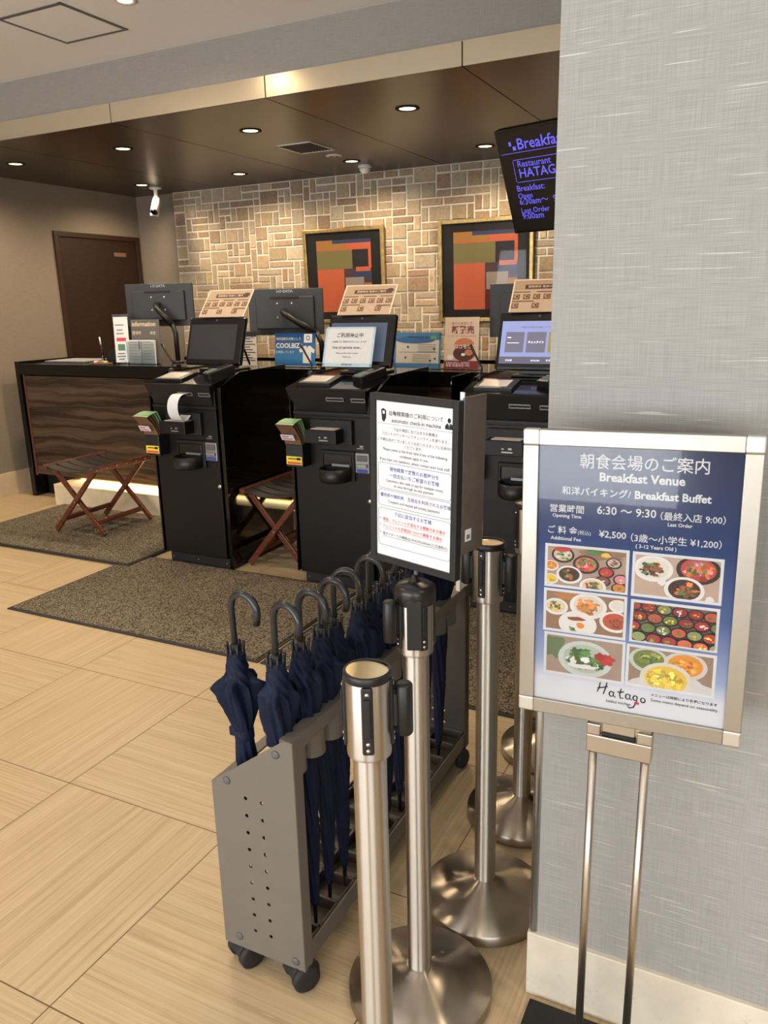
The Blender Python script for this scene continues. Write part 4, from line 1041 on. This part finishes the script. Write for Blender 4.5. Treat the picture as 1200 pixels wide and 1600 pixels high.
for v0, v1 in ((.388, .552), (.562, .666), (.684, .93)):
    pts = []
    r = .022; us, ue = .026, .985
    for cx_, cz_, a0 in ((ue-r*1.4, v0+r, -PI/2), (ue-r*1.4, v1-r, 0), (us+r*1.4, v1-r, PI/2), (us+r*1.4, v0+r, PI)):
        for j in range(6):
            a = a0+PI/2*j/5; pts.append((cx_+r*1.4*math.cos(a), cz_+r*math.sin(a)))
    b.m(3)
    for i in range(len(pts)):
        p, q = pts[i], pts[(i+1) % len(pts)]
        P0 = Vector((x0+p[0]*sw, 0, z1-p[1]*sh)); P1 = Vector((x0+q[0]*sw, 0, z1-q[1]*sh)); d_ = (P1-P0).normalized(); n_ = Vector((-d_.z, 0, d_.x))*.0004
        b.poly([((P0-n_).x, (P0-n_).z), ((P1-n_).x, (P1-n_).z), ((P1+n_).x, (P1+n_).z), ((P0+n_).x, (P0+n_).z)], -.0016)
# icons: a contact mark and a receptionist
b.m(0); cx_, cz_ = x0+.10*sw, z1-.09*sh
b.poly([(cx_-.006, cz_+.010), (cx_+.0, cz_+.0125), (cx_+.006, cz_+.009), (cx_+.006, cz_-.004), (cx_+.001, cz_-.0125), (cx_-.004, cz_-.008)], -.0016)
b.m(4); b.poly([(cx_-.003, cz_+.008), (cx_+.003, cz_+.008), (cx_+.003, cz_+.003), (cx_-.001, cz_+.002)], -.0019)
b.m(0); cx_, cz_ = x0+.945*sw, z1-.098*sh
b.disc(cx_, cz_+.007, .0036, .0042, -.0016); b.poly([(cx_-.0085, cz_-.008), (cx_+.0085, cz_-.008), (cx_+.0085, cz_-.002), (cx_+.004, cz_+.002), (cx_-.004, cz_+.002), (cx_-.0085, cz_-.002)], -.0016)
b.m(4); b.poly([(cx_-.0022, cz_+.002), (cx_+.0022, cz_+.002), (cx_, cz_-.006)], -.0019); b.m(0); b.rect(cx_-.0007, cx_+.0007, cz_-.004, cz_+.001, -.0022)
b.build('notice_print', ['ink', 'blue', 'red', 'greyink', 'paper'], t)
MB().tube([(.004, .004, -BH/2+.01), (.004, .004, -.178)], .004, 10).build('stem', 'grey', t)
MB().box(BW/2-.004, BW/2+.0005, .010, .075, -.112, BH/2+.006, .001).build('smoked_side_sheet', 'smoke', t)
MB().box(BW/2-.009, BW/2-.0005, .010, .013, -BH/2-.022, BH/2+.014).build('edge_strip', 'alu', t)
b = MB(); b.m(0).box(BW/2+.0006, BW/2+.001, .02, .038, -.09, -.068); b.m(1).box(BW/2+.001, BW/2+.0013, .024, .034, -.086, -.078); b.build('white_sticker', ['paper', 'greyink'], t)

# ================================================================== BREAKFAST SIGN STAND
SW, SH = .346, .479
t = thing('breakfast_sign_stand', 'silver framed blue breakfast sign on twin-pole stand before the right wall', 'sign stand', (-.18, 1.2, 0))
sg = Matrix.Translation((.002, 0, .986)) @ eul(.025, .032, .014).to_matrix().to_4x4()
def sp(b, name, mats, parent=t):
    o = b.build(name, mats, parent); o.matrix_local = sg; return o
f = .025
b = MB(); b.m(0)
for s in (-1, 1):
    b.box(s*(SW/2-f/2)-f/2, s*(SW/2-f/2)+f/2, -.006, .012, -SH/2+f, SH/2-f, .0015); b.box(-SW/2+f, SW/2-f, -.006, .012, s*(SH/2-f/2)-f/2, s*(SH/2-f/2)+f/2, .0015)
fr_ = sp(b, 'frame', 'champ')
for sx in (-1, 1):
    for sz in (-1, 1):
        sp(MB().box(sx*(SW/2-f/2)-f/2-.0005, sx*(SW/2-f/2)+f/2+.0005, -.0065, .0125, sz*(SH/2-f/2)-f/2-.0005, sz*(SH/2-f/2)+f/2+.0005, .003), 'frame_corner', 'silver')
sp(MB().box(-SW/2+.004, SW/2-.004, .002, .012, -SH/2+.004, SH/2-.004), 'back_board', 'grey')
x0, x1, z1, z0 = -SW/2+f, SW/2-f, SH/2-f, -SH/2+f; sw, sh = x1-x0, z1-z0
sp(MB().rect(x0, x1, z0, z1, .0), 'poster_sheet', gradient('navy_to_white_print', [(0, (232, 234, 240)), (.09, (226, 229, 238)), (.17, (158, 176, 212)), (.4, (78, 102, 158)), (.72, (46, 64, 108)), (1, (38, 50, 82))]))
b = MB()
def ls(s, u, v, u1, m=0, bold=0.0, hs=1.0, sh_=0.0): b.m(m).text(s, x0+u*sw, z1-v*sh, -.0008, width=(u1-u)*sw, bold=bold, hs=hs, shear=sh_)
ls('朝食会場のご案内', .216, .074, .845, 0, .006, 1.05); ls('Breakfast Venue', .319, .122, .738, 0, .03); ls('和洋バイキング/', .126, .177, .48, 0, .012); ls('Breakfast Buffet', .499, .178, .864, 0, .03)
ls('営業時間', .065, .245, .245, 0, .012); ls('6:30 ～ 9:30', .313, .243, .609, 0, .015); ls('（最終入店 9:00）', .63, .246, .935, 0, .008); ls('Opening Time', .079, .266, .233, 0, .02); ls('Last Order', .667, .269, .785, 0, .02)
ls('ご 料 金', .057, .327, .215, 0, .012); ls('(税込)', .217, .326, .285); ls('¥2,500', .327, .329, .466, 0, .015); ls('（3歳～小学生 ¥1,200）', .49, .333, .925, 0, .008); ls('Additional Fee', .072, .353, .235, 0, .02); ls('( 3-12 Years Old )', .516, .357, .716, 0, .02)
ls('bekkai kitchen', .403, .972, .532, 1); ls('メニューは時期により変更になります', .633, .918, .962, 1, .006); ls('Some menu depend on seasonality.', .634, .939, .97, 1)
b.m(1)
def stroke(pts, w0=.0011):
    pts = [Vector((x0+(.352+.255*p[0])*sw, 0, z1-(.955-.062*p[1])*sh)) for p in pts]
    n = len(pts)
    L_ = []
    for i in range(n):
        d_ = (pts[min(i+1, n-1)]-pts[max(i-1, 0)]).normalized(); w_ = w0*(.55+.45*math.sin(PI*(i+.6)/(n+.2))); L_.append((pts[i]+Vector((-d_.z, 0, d_.x))*w_, pts[i]-Vector((-d_.z, 0, d_.x))*w_))
    for i in range(n-1):
        b.poly([(L_[i][0].x, L_[i][0].z), (L_[i+1][0].x, L_[i+1][0].z), (L_[i+1][1].x, L_[i+1][1].z), (L_[i][1].x, L_[i][1].z)], -.0008)
def loop(cx_, cz_, rx, rz, a0, a1, n=12): return [(cx_+rx*math.cos(a0+(a1-a0)*i/n), cz_+rz*math.sin(a0+(a1-a0)*i/n)) for i in range(n+1)]
stroke([(.06, .95), (.04, .6), (.0, .3)]); stroke([(.20, 1.0), (.17, .6), (.13, .2)]); stroke([(.0, .55), (.1, .62), (.22, .75)])
for ax in (.30, .64):
    stroke(loop(ax, .3, .045, .16, .6, 5.4)); stroke([(ax+.05, .45), (ax+.035, .2), (ax+.09, .12)])
stroke([(.50, .75), (.47, .35), (.49, .12), (.55, .15)]); stroke([(.42, .48), (.5, .52), (.56, .56)])
stroke(loop(.79, .28, .04, .15, .6, 5.4)); stroke([(.835, .42), (.82, .0), (.76, -.35), (.68, -.42), (.64, -.3)])
stroke(loop(.95, .22, .045, .15, 1.6, 7.7))
b.m(2).rect(x0+.55*sw, x0+.575*sw, z1-.962*sh, z1-.953*sh, -.0009)
sp(b, 'poster_lettering', ['paper', 'ink', 'red'])
# six food photographs
PALS = {}
def food(name, u0, v0, u1, v1, bg, items):
    b = MB(); ms = ['paper', bg if not isinstance(bg, tuple) else col(bg, .4)]
    X0, X1, Z1, Z0 = x0+u0*sw, x0+u1*sw, z1-v0*sh, z1-v1*sh; W_, H_ = X1-X0, Z1-Z0
    b.m(0).rect(X0, X1, Z0, Z1, -.0006); mg = .0045
    b.m(1).rect(X0+mg, X1-mg, Z0+mg, Z1-mg, -.0008)
    ix0, ix1, iz0, iz1 = X0+mg, X1-mg, Z0+mg, Z1-mg; iw, ih = ix1-ix0, iz1-iz0
    y = -.0010
    rnd = random.Random(hash(name) % 1 + len(items))
    def M_(c):
        c = col(c, .4)
        if c not in ms: ms.append(c)
        return ms.index(c)
    def blob(cx, cz, rx, rz, c, y, irr=0.0):
        pts = []
        for j in range(22):
            a = 2*PI*j/22; k = 1+rnd.uniform(-irr, irr)
            px_ = min(max(cx+rx*k*math.cos(a), 0), 1); pz_ = min(max(cz+rz*k*math.sin(a), 0), 1)
            pts.append((ix0+px_*iw, iz1-pz_*ih))
        b.m(M_(c)); 
        vs = [b.bm.verts.new((p[0], y, p[1])) for p in reversed(pts)]
        fc = b.bm.faces.new(vs); fc.material_index = b.mi; fc.normal_update()
        if fc.normal.y > 0: fc.normal_flip()
    for it in items:
        kind = it[0]
        if kind == 'plate':
            _, cx, cz, rx, rim, fill, bits = it; rz = rx*iw/ih*.72
            blob(cx, cz, rx, rz, rim, y); y -= .00006
            blob(cx, cz-.01, rx*.8, rz*.78, fill, y); y -= .00006
            bits_ = [(c, 1) for c, n in bits for _ in range(n)]; rnd.shuffle(bits_)
            for c, n in bits_:
                for _ in range(int(n*2.2)):
                    a = rnd.uniform(0, 6.28); q = rnd.uniform(0, .6); kk = rnd.choice((.8, 1.0, 1.18))
                    blob(cx+rx*q*math.cos(a), cz+rz*q*math.sin(a), rx*rnd.uniform(.07, .2), rz*rnd.uniform(.07, .2), tuple(min(255, int(v*kk)) for v in c), y, .35); y -= .000004
            y -= .00004
        else:
            _, cx, cz, rx, rz, c = it; blob(cx, cz, rx, rz, c, y, .2); y -= .00005
    return sp(b, 'food_photo', ms)
RD, GN, OG, WH, BR, DK, PKc, YL = (196, 58, 46), (86, 128, 62), (220, 130, 62), (236, 232, 226), (128, 80, 52), (44, 28, 24), (226, 140, 146), (236, 196, 70)
food('a', .044, .37, .488, .539, (176, 150, 130), [('blob', .7, .1, .3, .15, (150, 110, 90)), ('plate', .2, .2, .15, DK, (216, 190, 160), [(GN, 4), (WH, 3)]), ('plate', .5, .4, .17, DK, (206, 120, 80), [(GN, 8), (RD, 7), (PKc, 5)]), ('plate', .85, .3, .1, DK, (200, 180, 160), [(BR, 5)]),
    ('plate', .05, .5, .1, WH, OG, [(YL, 4)]), ('plate', .05, .85, .1, WH, YL, [(YL, 4)]), ('plate', .29, .7, .17, WH, (70, 40, 30), [(OG, 3), (GN, 3)]), ('plate', .76, .55, .1, DK, RD, [(OG, 3)]), ('plate', .72, .78, .1, DK, BR, [(WH, 3)]), ('plate', .95, .7, .1, DK, PKc, [(WH, 3)]), ('plate', .93, .92, .1, DK, OG, [(GN, 2)]), ('plate', .6, .95, .17, WH, (226, 200, 160), [(BR, 6), (GN, 4), (RD, 3)]), ('blob', .2, .05, .1, .06, RD), ('blob', .6, .06, .1, .06, GN), ('blob', .75, .1, .06, .06, YL)])
food('b', .504, .371, .944, .539, (196, 168, 148), [('plate', .22, .32, .24, WH, (232, 222, 208), [(BR, 10), (GN, 3), (DK, 5), (OG, 3)]), ('plate', .75, .25, .26, DK, (190, 70, 60), [(OG, 9), (PKc, 8), (GN, 6), (RD, 6)]), ('plate', .6, .78, .24, WH, (66, 34, 28), [(GN, 3), (OG, 3), (YL, 1), (BR, 6)]), ('blob', .33, .62, .05, .1, WH), ('blob', .9, .95, .05, .08, WH)])
food('c', .043, .545, .488, .716, (150, 116, 88), [('blob', .4, .1, .3, .12, (186, 124, 70)), ('plate', .13, .4, .16, WH, (226, 210, 180), [(RD, 4), (YL, 3), (GN, 3)]), ('plate', .55, .3, .24, WH, (226, 214, 196), [(OG, 8), ((206, 140, 72), 8)]), ('plate', .42, .8, .25, WH, WH, [(GN, 3)]), ('blob', .45, .82, .12, .14, WH), ('blob', .46, .83, .05, .08, (236, 140, 50)), ('blob', .4, .66, .12, .05, (150, 70, 50)), ('plate', .9, .62, .2, WH, (190, 90, 50), [(RD, 7), (BR, 6)]), ('plate', .93, .2, .12, WH, (230, 220, 210), [])])
its = []
rr_ = random.Random(4)
for j in range(4):
    for i in range(6):
        its.append(('plate', .0+.19*i+.08*(j % 2), .08+.27*j+.02*i, .105, (30, 22, 20), rr_.choice([(150, 40, 38), (176, 50, 44), (112, 122, 66), (130, 140, 90), (196, 84, 60)]), [(rr_.choice([WH, YL, GN, OG]), 3)]))
food('d', .507, .551, .942, .715, (112, 100, 96), its)
food('e', .051, .721, .491, .891, (170, 146, 130), [('blob', .1, .3, .16, .3, (104, 122, 84)), ('plate', .52, .55, .36, (206, 214, 206), (186, 196, 180), [(GN, 16), ((62, 104, 56), 10), (WH, 9)]), ('blob', .8, .48, .1, .15, RD), ('blob', .72, .42, .07, .1, (176, 40, 40)), ('blob', .5, .75, .2, .06, WH)])
food('f', .497, .725, .944, .89, (158, 132, 112), [('blob', .55, .95, .6, .3, (216, 212, 208)), ('plate', .24, .3, .24, (200, 206, 196), (120, 130, 70), [(GN, 9), ((170, 170, 80), 9)]), ('plate', .68, .32, .26, (216, 208, 196), (230, 150, 60), [(OG, 8), ((240, 170, 70), 8), (WH, 1)]), ('plate', .46, .76, .32, (222, 216, 200), (236, 200, 80), [(YL, 14), ((246, 220, 110), 9)])])
sp(MB().box(x0, x1, -.0042, -.0036, z0, z1), 'clear_cover', 'fglass')
# clamp, poles, base
b = MB(); b.box(-.05, .05, -.005, .012, .722, .752, .002); b.box(-.028, .024, -.008, .004, .728, .755, .001)
b.build('hinge_plate', 'steelflat', t)
MB().box(-.028, .026, -.0095, .0, .7225, .7285).build('hinge_gap', 'blackm', t)
b = MB(); b.box(-.052, .052, -.014, .014, .690, .722, .002); b.box(-.052, -.030, -.014, .014, .722, .742, .002); b.box(.028, .052, -.014, .014, .722, .742, .002); b.build('clamp', 'steelflat', t)
for x in (-.042, .042): MB().tube([(x, 0, .01), (x, 0, .70)], .0072, 16).build('pole', 'steelflat', t)
MB().box(-.165, .165, -.2, .108, 0, .012, .003).build('base_plate', 'blackm', t)
